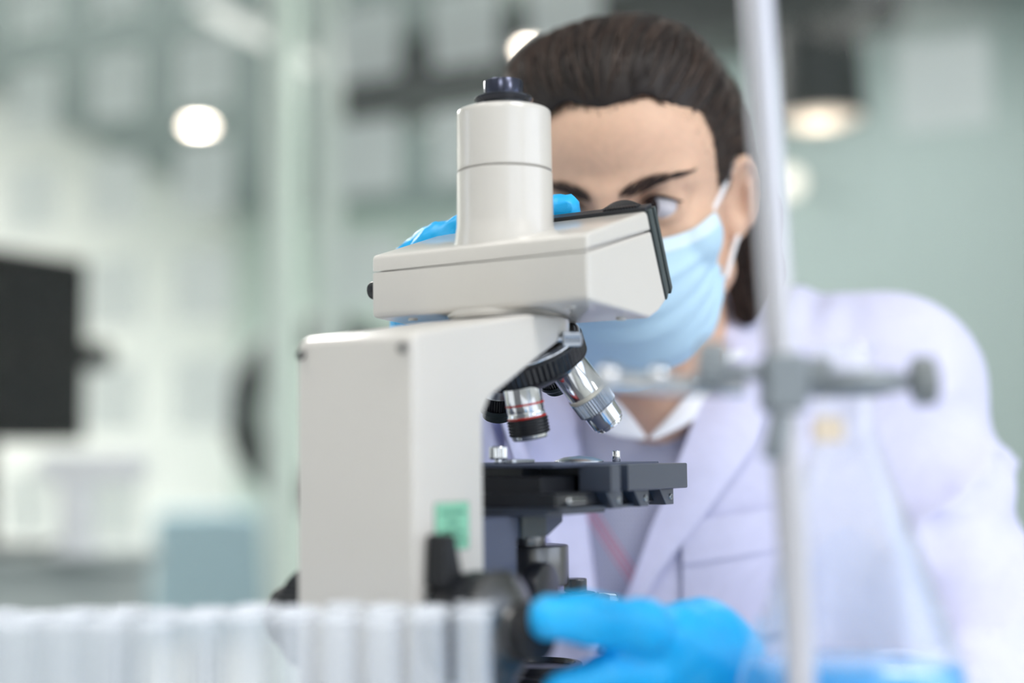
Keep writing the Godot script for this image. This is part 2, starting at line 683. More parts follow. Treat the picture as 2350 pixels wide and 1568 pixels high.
	const EDGES := [[0, 1], [2, 3], [4, 5], [6, 7], [0, 2], [1, 3], [4, 6], [5, 7], [0, 4], [1, 5], [2, 6], [3, 7]]

# ------------------------------------------------------------------ the room
const CEIL := 2.6
const TABLE := 0.76

func slab(a: Vector3, b: Vector3, bevel := 0.002) -> ArrayMesh:
	return S().box(a, b, bevel).mesh()

# a wall panel standing from p to q (floor points), of a height span, thick away from the room
func wall_mesh(p: Vector3, q: Vector3, y0: float, y1: float, thick := 0.15, holes := []) -> Array:
	var d := q - p
	var xf := Transform3D(Basis(d.normalized(), Vector3.UP, d.normalized().cross(Vector3.UP)), p)
	var s := S()
	var L := d.length()
	if holes.is_empty():
		s.box(Vector3(0, y0, -thick), Vector3(L, y1, 0), 0.002)
	else:
		var x := 0.0
		for h in holes:
			s.box(Vector3(x, y0, -thick), Vector3(h[0], y1, 0), 0.002)
			s.box(Vector3(h[0], y0, -thick), Vector3(h[1], h[2], 0), 0.002)
			s.box(Vector3(h[0], h[3], -thick), Vector3(h[1], y1, 0), 0.002)
			x = h[1]
		s.box(Vector3(x, y0, -thick), Vector3(L, y1, 0), 0.002)
	return [s.mesh(), xf]

func window_set(n: int, xf: Transform3D, h: Array, thick: float) -> void:
	var w: float = h[1] - h[0]
	var hh: float = h[3] - h[2]
	var o := xf * Vector3(h[0], h[2], -thick * 0.5)
	var f := S()
	f.box(Vector3(0, 0, -0.03), Vector3(w, 0.05, 0.03), 0.002)
	f.box(Vector3(0, hh - 0.05, -0.03), Vector3(w, hh, 0.03), 0.002)
	for k in 4:
		var x := clampf(w * k / 3.0 - 0.025, 0.0, w - 0.05)
		f.box(Vector3(x, 0.05, -0.03), Vector3(x + 0.05, hh - 0.05, 0.03), 0.002)
	var fr := struct("window_%d" % n, f.mesh(), M.frame_white, Transform3D(xf.basis, o), "white framed window letting daylight into the laboratory")
	for k in 3:
		obj("pane", slab(Vector3(w * k / 3.0 + 0.026, 0.051, -0.003), Vector3(w * (k + 1) / 3.0 - 0.026, hh - 0.051, 0.003), 0.0005), M.window_glass, fr)

func build_room() -> void:
	# plan: left wall leans in to the back, window walls on the right and behind the camera
	var a := Vector3(-3.75, 0, 2.6)
	var b := Vector3(-1.97, 0, -9.6)
	var c := Vector3(3.2, 0, -9.6)
	var d := Vector3(3.2, 0, 2.6)
	struct("floor", slab(Vector3(-3.95, -0.12, -9.8), Vector3(3.4, 0.0, 2.8)), M.floor_grey, Transform3D.IDENTITY, "pale grey smooth laboratory floor")
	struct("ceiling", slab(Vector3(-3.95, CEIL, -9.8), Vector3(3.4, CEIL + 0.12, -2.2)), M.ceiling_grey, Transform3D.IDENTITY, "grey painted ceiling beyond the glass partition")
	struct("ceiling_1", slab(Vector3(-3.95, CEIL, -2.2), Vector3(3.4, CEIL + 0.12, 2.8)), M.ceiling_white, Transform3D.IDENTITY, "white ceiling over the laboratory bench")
	var hl_ := [8.0, 8.7, 0.6, 2.45]
	var w := wall_mesh(b, a, 0, CEIL, 0.15, [hl_])
	struct("wall_left", w[0], M.wall_white, w[1], "white side wall with the black screen")
	window_set(3, w[1], hl_, 0.15)
	w = wall_mesh(c, b, 0, CEIL)
	struct("wall_back", w[0], M.wall_green, w[1], "grey green rear wall beyond the glass partition")
	var hr := [0.6, 3.7, 0.8, 2.5]
	var hr2 := [8.0, 12.0, 1.0, 2.5]
	w = wall_mesh(d, c, 0, CEIL, 0.15, [hr, hr2])
	struct("wall_right", w[0], M.wall_white, w[1], "white side wall with the large window")
	window_set(1, w[1], hr, 0.15)
	window_set(4, w[1], hr2, 0.15)
	var hb := [4.3, 6.6, 0.8, 2.5]
	w = wall_mesh(a, d, 0, CEIL, 0.15, [hb])
	struct("wall_front", w[0], M.wall_white, w[1], "white wall with a window behind the bench")
	window_set(2, w[1], hb, 0.15)
	# pale dividing wall beyond the partition on the right
	struct("wall_divider", slab(Vector3(0.9, 0, -5.25), Vector3(3.2, CEIL, -5.1)), M.wall_paint, Transform3D.IDENTITY, "pale dividing wall behind the seated person")
	# ceiling panels that light the bench
	for p in [[-0.9, -0.6], [0.75, 0.25], [-0.6, 1.1], [1.6, 1.0], [-1.55, -4.3], [-0.98, -4.25], [1.5, -4.1], [2.2, -6.3], [2.2, -8.2]]:
		ceiling_panel(Vector3(p[0], CEIL, p[1]), 0.8 if p[0] == 1.5 else 8.5 if p[0] > 2.0 else 4.5 if p[1] < -2.0 else (0.7 if p[0] < 0.0 else 1.4))
	glass_partition()

func ceiling_panel(p: Vector3, k: float) -> void:
	var t := thing("ceiling_panel_light", "square flat panel light in the ceiling", "ceiling light", p, 0.0, "panel lights in the ceiling")
	var f := S()
	f.box(Vector3(-0.32, -0.012, -0.32), Vector3(0.32, -0.0005, -0.3), 0.001)
	f.box(Vector3(-0.32, -0.012, 0.3), Vector3(0.32, -0.0005, 0.32), 0.001)
	f.box(Vector3(-0.32, -0.012, -0.3), Vector3(-0.3, -0.0005, 0.3), 0.001)
	f.box(Vector3(0.3, -0.012, -0.3), Vector3(0.32, -0.0005, 0.3), 0.001)
	obj("frame", f.mesh(), M.frame_white, t)
	obj("diffuser", slab(Vector3(-0.3, -0.008, -0.3), Vector3(0.3, -0.001, 0.3), 0.001), M.panel_glow, t)
	var l := AreaLight3D.new()
	l.name = "panel_area"
	l.area_size = Vector2(0.58, 0.58)
	l.light_energy = 1.1 * k
	l.light_color = Color(1.0, 0.985, 0.965)
	l.area_range = 14.0
	l.shadow_enabled = true
	t.add_child(l)
	l.position = Vector3(0, -0.02, 0)
	l.rotation_degrees = Vector3(-90, 0, 0)

func glass_partition() -> void:
	# glass wall with square frosted stickers, running from the left back towards the right front
	var yaw := deg_to_rad(-27.0)
	var t := thing("glass_partition", "clear glass partition with a grid of square frosted stickers", "partition", Vector3(-0.21, 0, -3.2), yaw)
	var spans := [[-2.75, -1.62], [-1.6, -0.41], [-0.335, -0.265], [-0.22, 1.05], [1.07, 2.4], [2.42, 3.7]]
	for s in spans:
		obj("pane", slab(Vector3(s[0], 0.04, -0.006), Vector3(s[1], CEIL - 0.04, 0.006), 0.001), M.partition_glass, t)
	for q in [[-0.3725, 0.032], [-0.242, 0.02]]:
		obj("glass_edge_post", slab(Vector3(q[0] - q[1], 0.04, -0.03), Vector3(q[0] + q[1], CEIL - 0.04, 0.03), 0.006), M.trim_green_glass, t)
	obj("bottom_rail", slab(Vector3(-2.75, 0.0, -0.025), Vector3(3.7, 0.04, 0.025), 0.003), M.frame_white, t)
	obj("top_rail", slab(Vector3(-2.75, CEIL - 0.04, -0.025), Vector3(3.7, CEIL - 0.001, 0.025), 0.003), M.frame_white, t)
	# stickers are thin film: one face each
	var sq := QuadMesh.new()
	sq.size = Vector2(0.172, 0.172)
	var spots := []
	for x in [-1.75, -1.47, -1.184, -0.895, -0.61, -0.1285, 0.130, 0.376]:
		for j in 6:
			spots.append(Vector2(x, 1.120 + 0.268 * j))
	for x in [-1.184, -0.895]:
		for y in [0.852, 0.584]: spots.append(Vector2(x, y))
	spots.append(Vector2(1.168, 1.656))
	for p in spots:
		obj("frosted_square", sq, M.frosted_vinyl, t, T(p.x, p.y, 0.0066))

# ------------------------------------------------------------------ the microscope (local x towards the user, z towards the near side)
func build_microscope() -> void:
	var t := thing("microscope", "beige trinocular microscope with black stage and chrome objectives on the bench", "microscope", Vector3(-0.0028, TABLE, -0.7306), deg_to_rad(57.0))
	var Y := -TABLE
	# base
	obj("base", S().prism(Shape.rounded(PackedVector2Array([Vector2(-0.125, -0.075), Vector2(0.11, -0.085), Vector2(0.125, 0.0), Vector2(0.11, 0.085), Vector2(-0.125, 0.075)]), 0.02, 5), 0.0, 0.045, 0.006, Transform3D(Basis(Vector3.RIGHT, Vector3(0, 0, -1), Vector3.UP), Vector3.ZERO)).mesh(), M.beige_enamel, t)
	# arm: column and overhanging nose, one casting
	var hw := 0.0328
	var prof := PackedVector2Array([Vector2(-0.1235, 0.80), Vector2(-0.1235, 1.0125), Vector2(-0.117, 1.0150), Vector2(-0.03, 1.0285), Vector2(-0.012, 1.0295), Vector2(0.0, 1.0295), Vector2(0.0, 1.0175), Vector2(-0.02, 1.0083), Vector2(-0.0645, 0.9865), Vector2(-0.0702, 0.978), Vector2(-0.0698, 0.80)])
	var pp := PackedVector2Array()
	for q in prof: pp.append(q + Vector2(0, Y))
	pp = Shape.rounded(pp, 0.0, 5, {1: 0.004, 8: 0.004, 9: 0.006})
	var arm := obj("arm", S().prism(pp, -hw, hw, 0.0022).mesh(), M.beige_enamel, t)
	# round nose of the arm that carries the head
	var nose_poly := PackedVector2Array()
	for i in 41:
		var an := -PI / 2 + PI * i / 40.0
		nose_poly.append(Vector2(0.0 + 0.0325 * cos(an), 0.0324 * sin(an)))
	nose_poly.append(Vector2(-0.006, 0.0324)); nose_poly.append(Vector2(-0.006, -0.0324))
	var up := Transform3D(Basis(Vector3.RIGHT, Vector3(0, 0, -1), Vector3.UP), Vector3.ZERO)
	var nose := S()
	nose.prism(nose_poly, 1.0185 + Y, 1.0297 + Y, 0.0012, up)
	obj("arm_nose", nose.mesh(), M.beige_enamel, t)
	# back cover with its screws
	obj("back_cover", S().prism(Shape.rounded(PackedVector2Array([Vector2(-hw + 0.0004, 0.80 + Y), Vector2(hw - 0.0004, 0.80 + Y), Vector2(hw - 0.0004, 1.0118 + Y), Vector2(-hw + 0.0004, 1.0118 + Y)]), 0.003, 4), -0.0020, 0.0, 0.0008, Transform3D(Basis(Vector3(0, 0, 1), Vector3.UP, Vector3(-1, 0, 0)).orthonormalized(), Vector3(-0.1237, 0, 0))).mesh(), M.beige_enamel, t)
	for q in [[-0.0289, 1.0066], [0.0285, 1.0068], [-0.0289, 0.83], [0.0285, 0.83]]:
		var sc := S()
		sc.lathe([Vector2(0, 0.0003), Vector2(0.0008, 0.0003), Vector2(0.0009, 0.0011), Vector2(0.0017, 0.0011), Vector2(0.0020, 0.0006), Vector2(0.0020, 0.0), Vector2(0.0022, -0.0005)], 20)
		obj("cover_screw", sc.mesh(), M.dark_steel, t, Transform3D(Basis(Vector3(0, 1, 0), Vector3(-1, 0, 0), Vector3(0, 0, 1)), Vector3(-0.1257, q[1] + Y, q[0])))
	# green label
	var st := obj("sticker", S().prism(Shape.rounded(PackedVector2Array([Vector2(-0.1089, 0.9188 + Y), Vector2(-0.0829, 0.9188 + Y), Vector2(-0.0829, 0.9400 + Y), Vector2(-0.1089, 0.9400 + Y)]), 0.0012, 4), hw - 0.0001, hw + 0.0003, 0.0001).mesh(), M.sticker_border, t)
	obj("label_face", S().prism(Shape.rounded(PackedVector2Array([Vector2(-0.1083, 0.9193 + Y), Vector2(-0.0835, 0.9193 + Y), Vector2(-0.0835, 0.9395 + Y), Vector2(-0.1083, 0.9395 + Y)]), 0.001, 4), hw + 0.0003, hw + 0.0005, 0.0001).mesh(), M.sticker_green, st)
	for r in [[0.9355, 0.0185, 9], [0.9312, 0.0100, 5], [0.9270, 0.0165, 6], [0.9232, 0.0205, 9]]:
		# blurred lines of small print: rows of short strokes, no readable letters in the photograph
		var ln := S()
		var x: float = -0.0959 - r[1] / 2
		var step: float = r[1] / r[2]
		for i in r[2]:
			ln.prism(PackedVector2Array([Vector2(x, r[0] + Y - 0.0009), Vector2(x + step * 0.78, r[0] + Y - 0.0009), Vector2(x + step * 0.78, r[0] + Y + 0.0008), Vector2(x, r[0] + Y + 0.0008)]), hw + 0.0005, hw + 0.0006, 0.00002, Transform3D.IDENTITY, 1)
			x += step
		obj("print_line", ln.mesh(), M.sticker_ink, st)
	# dovetail flange under the head
	obj("head_flange", S().lathe([Vector2(0, 1.0295 + Y), Vector2(0.0290, 1.0295 + Y), Vector2(0.0290, 1.0303 + Y), Vector2(0.0300, 1.0307 + Y), Vector2(0.0305, 1.0315 + Y), Vector2(0.0305, 1.0335 + Y), Vector2(0, 1.0335 + Y)], 72).mesh(), M.beige_enamel, t)
	build_scope_head(t, Y)
	build_nosepiece(t, Y)
	build_stage(t, Y)
	build_focus(t, Y)

func plate_poly(o: Vector2, sl: Vector2, nr: Vector2, a: float, b: float, d0: float, d1: float) -> PackedVector2Array:
	var cut := (d1 - d0) * 0.9 if b > 0.04 else 0.0
	return PackedVector2Array([o + sl * a + nr * d0, o + sl * b + nr * d0, o + sl * (b - cut) + nr * d1, o + sl * a + nr * d1])

func build_scope_head(t: Node3D, Y: float) -> void:
	var w := 0.0656
	# side outline of the head; the seam splits it into body and lid
	var body := PackedVector2Array([Vector2(-0.0286, 1.0330), Vector2(-0.0286, 1.0566), Vector2(0.0376, 1.0745), Vector2(0.0530, 1.0400), Vector2(0.0445, 1.0338), Vector2(0.0340, 1.0293)])
	var lid := PackedVector2Array([Vector2(-0.0286, 1.0573), Vector2(-0.0286, 1.0656), Vector2(0.0335, 1.0848), Vector2(0.0374, 1.0751)])
	var b2 := PackedVector2Array()
	for q in body: b2.append(q + Vector2(0, Y))
	var l2 := PackedVector2Array()
	for q in lid: l2.append(q + Vector2(0, Y))
	var head := obj("head", S().prism(Shape.rounded(b2, 0.0, 3, {0: 0.003, 4: 0.004, 5: 0.004}), -w, w, 0.0020, Transform3D.IDENTITY, 4).mesh(), M.beige_enamel, t)
	obj("lid", S().prism(Shape.rounded(l2, 0.0, 3, {1: 0.003, 2: 0.003}), -w, w, 0.0020, Transform3D.IDENTITY, 4).mesh(), M.beige_enamel, head)
	var gasket := PackedVector2Array([Vector2(-0.0250, 1.0555 + Y), Vector2(-0.0250, 1.0590 + Y), Vector2(0.0365, 1.0760 + Y), Vector2(0.0368, 1.0730 + Y)])
	obj("seam_gasket", S().prism(gasket, -w + 0.004, w - 0.004, 0.0002).mesh(), M.beige_enamel, head)
	# feet screws under the head
	for q in [[-0.016, 0.048], [0.028, 0.052], [-0.016, -0.048], [0.028, -0.052]]:
		obj("underside_screw", S().lathe([Vector2(0, -0.0016), Vector2(0.0022, -0.0016), Vector2(0.0026, -0.0010), Vector2(0.0026, 0.002)], 20).mesh(), M.beige_enamel, head, T(q[0], 1.0318 + Y - q[0] * 0.06, q[1]))
	# knob on the far side of the rear face
	obj("side_knob", S().drum(0.0048, -0.003, 0.004, 0.001, 24, aim(Vector3(-0.021, 1.0485 + Y, -w - 0.002), Vector3(0, 0, -1))).mesh(), M.black_satin, head)
	# camera tube
	var R := 0.0247
	var tube := S()
	tube.lathe([Vector2(R + 0.0022, 1.0660 + Y), Vector2(R + 0.0012, 1.0745 + Y), Vector2(R + 0.0006, 1.0775 + Y), Vector2(R + 0.0004, 1.0800 + Y), Vector2(R + 0.0003, 1.1058 + Y), Vector2(R - 0.0002, 1.1063 + Y), Vector2(R - 0.0032, 1.1063 + Y)], 96)
	obj("tube_base", tube.mesh(), M.beige_enamel, head)
	obj("tube_groove", S().lathe([Vector2(R - 0.0030, 1.1060 + Y), Vector2(R - 0.0030, 1.1075 + Y)], 96).mesh(), M.beige_enamel, head)
	obj("tube_upper", S().lathe([Vector2(R - 0.0032, 1.1070 + Y), Vector2(R - 0.0004, 1.1070 + Y), Vector2(R + 0.0001, 1.1075 + Y), Vector2(R, 1.1358 + Y), Vector2(R - 0.0002, 1.1382 + Y), Vector2(R - 0.0007, 1.1388 + Y), Vector2(R - 0.0014, 1.1390 + Y), Vector2(0, 1.1390 + Y)], 96).mesh(), M.beige_enamel, head)
	# black camera mount: neck, dovetail disc, cap
	obj("mount_neck", S().lathe([Vector2(0.0148, 1.1388 + Y), Vector2(0.0146, 1.1400 + Y), Vector2(0.0134, 1.1408 + Y), Vector2(0.0134, 1.1452 + Y)], 64).mesh(), M.black_satin, head)
	obj("mount_dovetail", S().lathe([Vector2(0.0134, 1.1430 + Y), Vector2(0.0152, 1.1448 + Y), Vector2(0.0155, 1.1453 + Y), Vector2(0.0155, 1.1458 + Y), Vector2(0.0150, 1.1463 + Y), Vector2(0.0105, 1.1466 + Y)], 64).mesh(), M.mount_metal, head)
	obj("mount_cap", S().lathe([Vector2(0.0104, 1.1460 + Y), Vector2(0.0104, 1.1545 + Y), Vector2(0.0101, 1.1550 + Y), Vector2(0.0088, 1.1550 + Y), Vector2(0.0086, 1.1540 + Y), Vector2(0, 1.1540 + Y)], 64).mesh(), M.blued_steel, head)
	# sloping black plate that carries the eyepieces
	var sl := (Vector2(0.0530, 1.0400) - Vector2(0.0340, 1.0848)).normalized()
	var nr := Vector2(-sl.y, sl.x)
	var po := Vector2(0.0348, 1.0852 + Y)
	var fp := obj("eyepiece_plate", S().prism(plate_poly(po, sl, nr, 0.0, 0.0485, 0.0, 0.0042), -w - 0.0003, w + 0.0003, 0.001).mesh(), M.plate_grey, t)
	obj("plate_groove", S().prism(plate_poly(po, sl, nr, 0.004, 0.043, 0.0046, 0.0054), -w + 0.001, w - 0.001, 0.0002).mesh(), M.black_rubber, fp)
	obj("slider_plate", S().prism(plate_poly(po, sl, nr, 0.0, 0.0470, 0.0058, 0.0085), -w - 0.0003, w + 0.0003, 0.0008).mesh(), M.plate_grey, fp)
	obj("top_cover", S().prism(plate_poly(po, sl, nr, -0.0016, 0.0045, 0.0, 0.0085), -w + 0.002, w - 0.002, 0.0006).mesh(), M.black_metal, fp)
	for i in 12:
		var z := 0.057 - i * 0.0017
		obj("grip_rib", S().prism(plate_poly(po, sl, nr, -0.0026, -0.0012, 0.0015, 0.0065), z, z + 0.0009, 0.0002).mesh(), M.black_satin, fp)
	for z in [0.0185, -0.0395]:
		var o := Vector3(0.0348 + sl.x * 0.022 + nr.x * 0.0085, 1.0852 + Y + sl.y * 0.022 + nr.y * 0.0085, z)
		var xf := aim(o, Vector3(nr.x, nr.y, 0))
		var ep := obj("eyepiece", S().lathe([Vector2(0.0172, -0.001), Vector2(0.0172, 0.006), Vector2(0.0150, 0.008), Vector2(0.0148, 0.039)], 48).mesh(), M.black_metal, t, xf)
		obj("eyecup", S().lathe([Vector2(0.0148, 0.037), Vector2(0.0166, 0.039), Vector2(0.0170, 0.050), Vector2(0.0166, 0.0525), Vector2(0.0152, 0.0530), Vector2(0.0142, 0.0515), Vector2(0.0126, 0.047)], 48).mesh(), M.black_rubber, ep)
		obj("eye_lens", S().lathe([Vector2(0.0126, 0.0470), Vector2(0.008, 0.0485), Vector2(0, 0.0492)], 40).mesh(), M.lens_glass, ep)

func build_nosepiece(t: Node3D, Y: float) -> void:
	var tau := deg_to_rad(30.0)
	var axis := Vector3(sin(tau), -cos(tau), 0)
	var e1 := Vector3(0, 0, 1)
	var e2 := Vector3(cos(tau), sin(tau), 0)
	var c := Vector3(0.0206, 1.0129 + Y, 0)
	var b := Basis(e2, axis, e2.cross(axis)).orthonormalized()
	var xf := Transform3D(b, c)
	var np := obj("nosepiece", S().lathe([Vector2(0, -0.008), Vector2(0.0275, -0.008), Vector2(0.0290, -0.0055), Vector2(0.0290, -0.0045)], 72, xf).lathe([Vector2(0.0290, 0.0052), Vector2(0.0285, 0.0060), Vector2(0.0255, 0.0095), Vector2(0.019, 0.0125), Vector2(0, 0.0135)], 72, xf).mesh(), M.dark_steel, t)
	obj("knurled_ring", S().drum(0.0308, -0.0048, 0.0055, 0.0007, 252, xf, 63, 0.0008).mesh(), M.black_satin, np)
	obj("chrome_rim", S().torus(0.0291, 0.0009, xf * T(0, -0.0062, 0), 72, 8).mesh(), M.chrome, np)
	# hinge and thumb screw at the nose
	obj("click_stop", S().drum(0.0052, -0.006, 0.006, 0.001, 28, aim(Vector3(0.031, 1.0190 + Y, 0.010), Vector3(1, 0.15, 0.2))).mesh(), M.dark_steel, np)
	var ts := aim(Vector3(-0.0025, 1.0182 + Y, 0.0300), Vector3(0.62, 0.0, 0.78))
	obj("thumb_screw", S().drum(0.0018, 0.0, 0.006, 0.0004, 20, ts).drum(0.0037, 0.0040, 0.0140, 0.0006, 128, ts, 32, 0.0004).mesh(), M.satin_chrome, np)
	# objectives
	var al := deg_to_rad(20.0)
	var kinds := [["chrome_red", -78.0], ["long", 12.0], ["black_a", 102.0], ["black_b", 192.0]]
	for kd in kinds:
		var ph := deg_to_rad(kd[1])
		var rad := (e1 * cos(ph) + e2 * sin(ph)).normalized()
		var dir := (axis * cos(al) + rad * sin(al)).normalized()
		var o := c + rad * 0.0178 + axis * (0.0005 if kd[0] == "chrome_red" else 0.0045)
		objective(t, kd[0], aim(o, dir))

func objective(t: Node3D, kind: String, xf: Transform3D) -> void:
	var o: MeshInstance3D
	if kind == "long":
		o = obj("objective_lens", S().lathe([Vector2(0.0099, 0.0), Vector2(0.0099, 0.0035), Vector2(0.0103, 0.0040), Vector2(0.0105, 0.0220), Vector2(0.0108, 0.0224)], 56).mesh(), M.chrome, t, xf)
		obj("ivory_ring", S().lathe([Vector2(0.0108, 0.0222), Vector2(0.0111, 0.0226), Vector2(0.0111, 0.0240), Vector2(0.0108, 0.0244)], 56).mesh(), M.ring_ivory, o)
		obj("knurled_grip", S().lathe([Vector2(0.0105, 0.0242), Vector2(0.0111, 0.0246), Vector2(0.0109, 0.0330), Vector2(0.0101, 0.0336)], 264, Transform3D.IDENTITY, 44, 0.0009, 0.0243, 0.0335).mesh(), M.satin_chrome, o)
		obj("front_barrel", S().lathe([Vector2(0.0101, 0.0333), Vector2(0.0101, 0.0340), Vector2(0.0094, 0.0345), Vector2(0.0092, 0.0420), Vector2(0.0087, 0.0426), Vector2(0.0083, 0.0428), Vector2(0.0083, 0.0438), Vector2(0.0076, 0.0441), Vector2(0.0074, 0.0450), Vector2(0.0058, 0.0458), Vector2(0.0045, 0.0452)], 56).mesh(), M.chrome, o)
		obj("front_lens", S().lathe([Vector2(0.0046, 0.0452), Vector2(0.0022, 0.0457), Vector2(0, 0.0458)], 32).mesh(), M.lens_glass, o)
	elif kind == "chrome_red":
		o = obj("objective_lens", S().lathe([Vector2(0.0090, 0.0), Vector2(0.0100, 0.0010), Vector2(0.0100, 0.0205), Vector2(0.0098, 0.0210), Vector2(0.0098, 0.0225), Vector2(0.0101, 0.0229), Vector2(0.0101, 0.0236)], 64).mesh(), M.chrome, t, xf)
		obj("red_line", S().lathe([Vector2(0.01003, 0.0168), Vector2(0.01012, 0.0170), Vector2(0.01012, 0.0176), Vector2(0.01003, 0.0178)], 64).mesh(), M.red_enamel, o)
		obj("red_band", S().lathe([Vector2(0.01005, 0.0236), Vector2(0.01018, 0.0238), Vector2(0.01018, 0.0246), Vector2(0.0098, 0.0248)], 64).mesh(), M.red_enamel, o)
		var kn := S()
		kn.lathe([Vector2(0.0098, 0.0248), Vector2(0.0102, 0.0250), Vector2(0.0102, 0.0330), Vector2(0.0096, 0.0336)], 64)
		for r in 5:
			for i in 44:
				var a := TAU * (i + 0.5 * (r % 2)) / 44.0
				var q := Vector3(cos(a), 0, sin(a))
				var tg := Vector3(-sin(a), 0, cos(a))
				var m := q * 0.0102 + Vector3.UP * (0.0258 + r * 0.00165)
				var tip := m + q * 0.0007
				var cs := [m + tg * 0.00068, m + Vector3.UP * 0.00078, m - tg * 0.00068, m - Vector3.UP * 0.00078]
				for e in 4:
					var nn: Vector3 = (cs[(e + 1) % 4] - cs[e]).cross(tip - cs[e]).normalized()
					if nn.dot(q) < 0: nn = -nn
					kn.tri_pts(cs[e], cs[(e + 1) % 4], tip, nn)
		obj("black_grip", kn.mesh(), M.black_satin, o)
		obj("front_ring", S().lathe([Vector2(0.0098, 0.0334), Vector2(0.0097, 0.0348), Vector2(0.0088, 0.0356), Vector2(0.0070, 0.0358), Vector2(0.0060, 0.0350)], 56).mesh(), M.chrome, o)
		obj("front_lens", S().lathe([Vector2(0.0061, 0.0350), Vector2(0.003, 0.0354), Vector2(0, 0.0355)], 32).mesh(), M.lens_glass, o)
	else:
		o = obj("objective_lens", S().lathe([Vector2(0.0090, 0.0), Vector2(0.0098, 0.0010), Vector2(0.0098, 0.0145), Vector2(0.0100, 0.0150)], 56).mesh(), M.satin_chrome if kind == "black_b" else M.dark_steel, t, xf)
		obj("black_grip", S().lathe([Vector2(0.0099, 0.0150), Vector2(0.0104, 0.0152), Vector2(0.0104, 0.0222), Vector2(0.0100, 0.0226)], 192, Transform3D.IDENTITY, 48, 0.0006, 0.0151, 0.0223).mesh(), M.black_satin, o)
		obj("front_ring", S().lathe([Vector2(0.0101, 0.0226), Vector2(0.0102, 0.0250), Vector2(0.0098, 0.0258), Vector2(0.0082, 0.0268), Vector2(0.0080, 0.0300), Vector2(0.0064, 0.0308), Vector2(0, 0.0304)], 56).mesh(), M.plate_grey, o)

func flat(poly: Array, y0: float, y1: float, b := 0.0006) -> ArrayMesh:
	# polygon in (x, z) extruded upwards
	var p := PackedVector2Array()
	for q in poly: p.append(Vector2(q[0], -q[1]))
	return S().prism(p, y0, y1, b, Transform3D(Basis(Vector3.RIGHT, Vector3(0, 0, -1), Vector3.UP), Vector3.ZERO)).mesh()

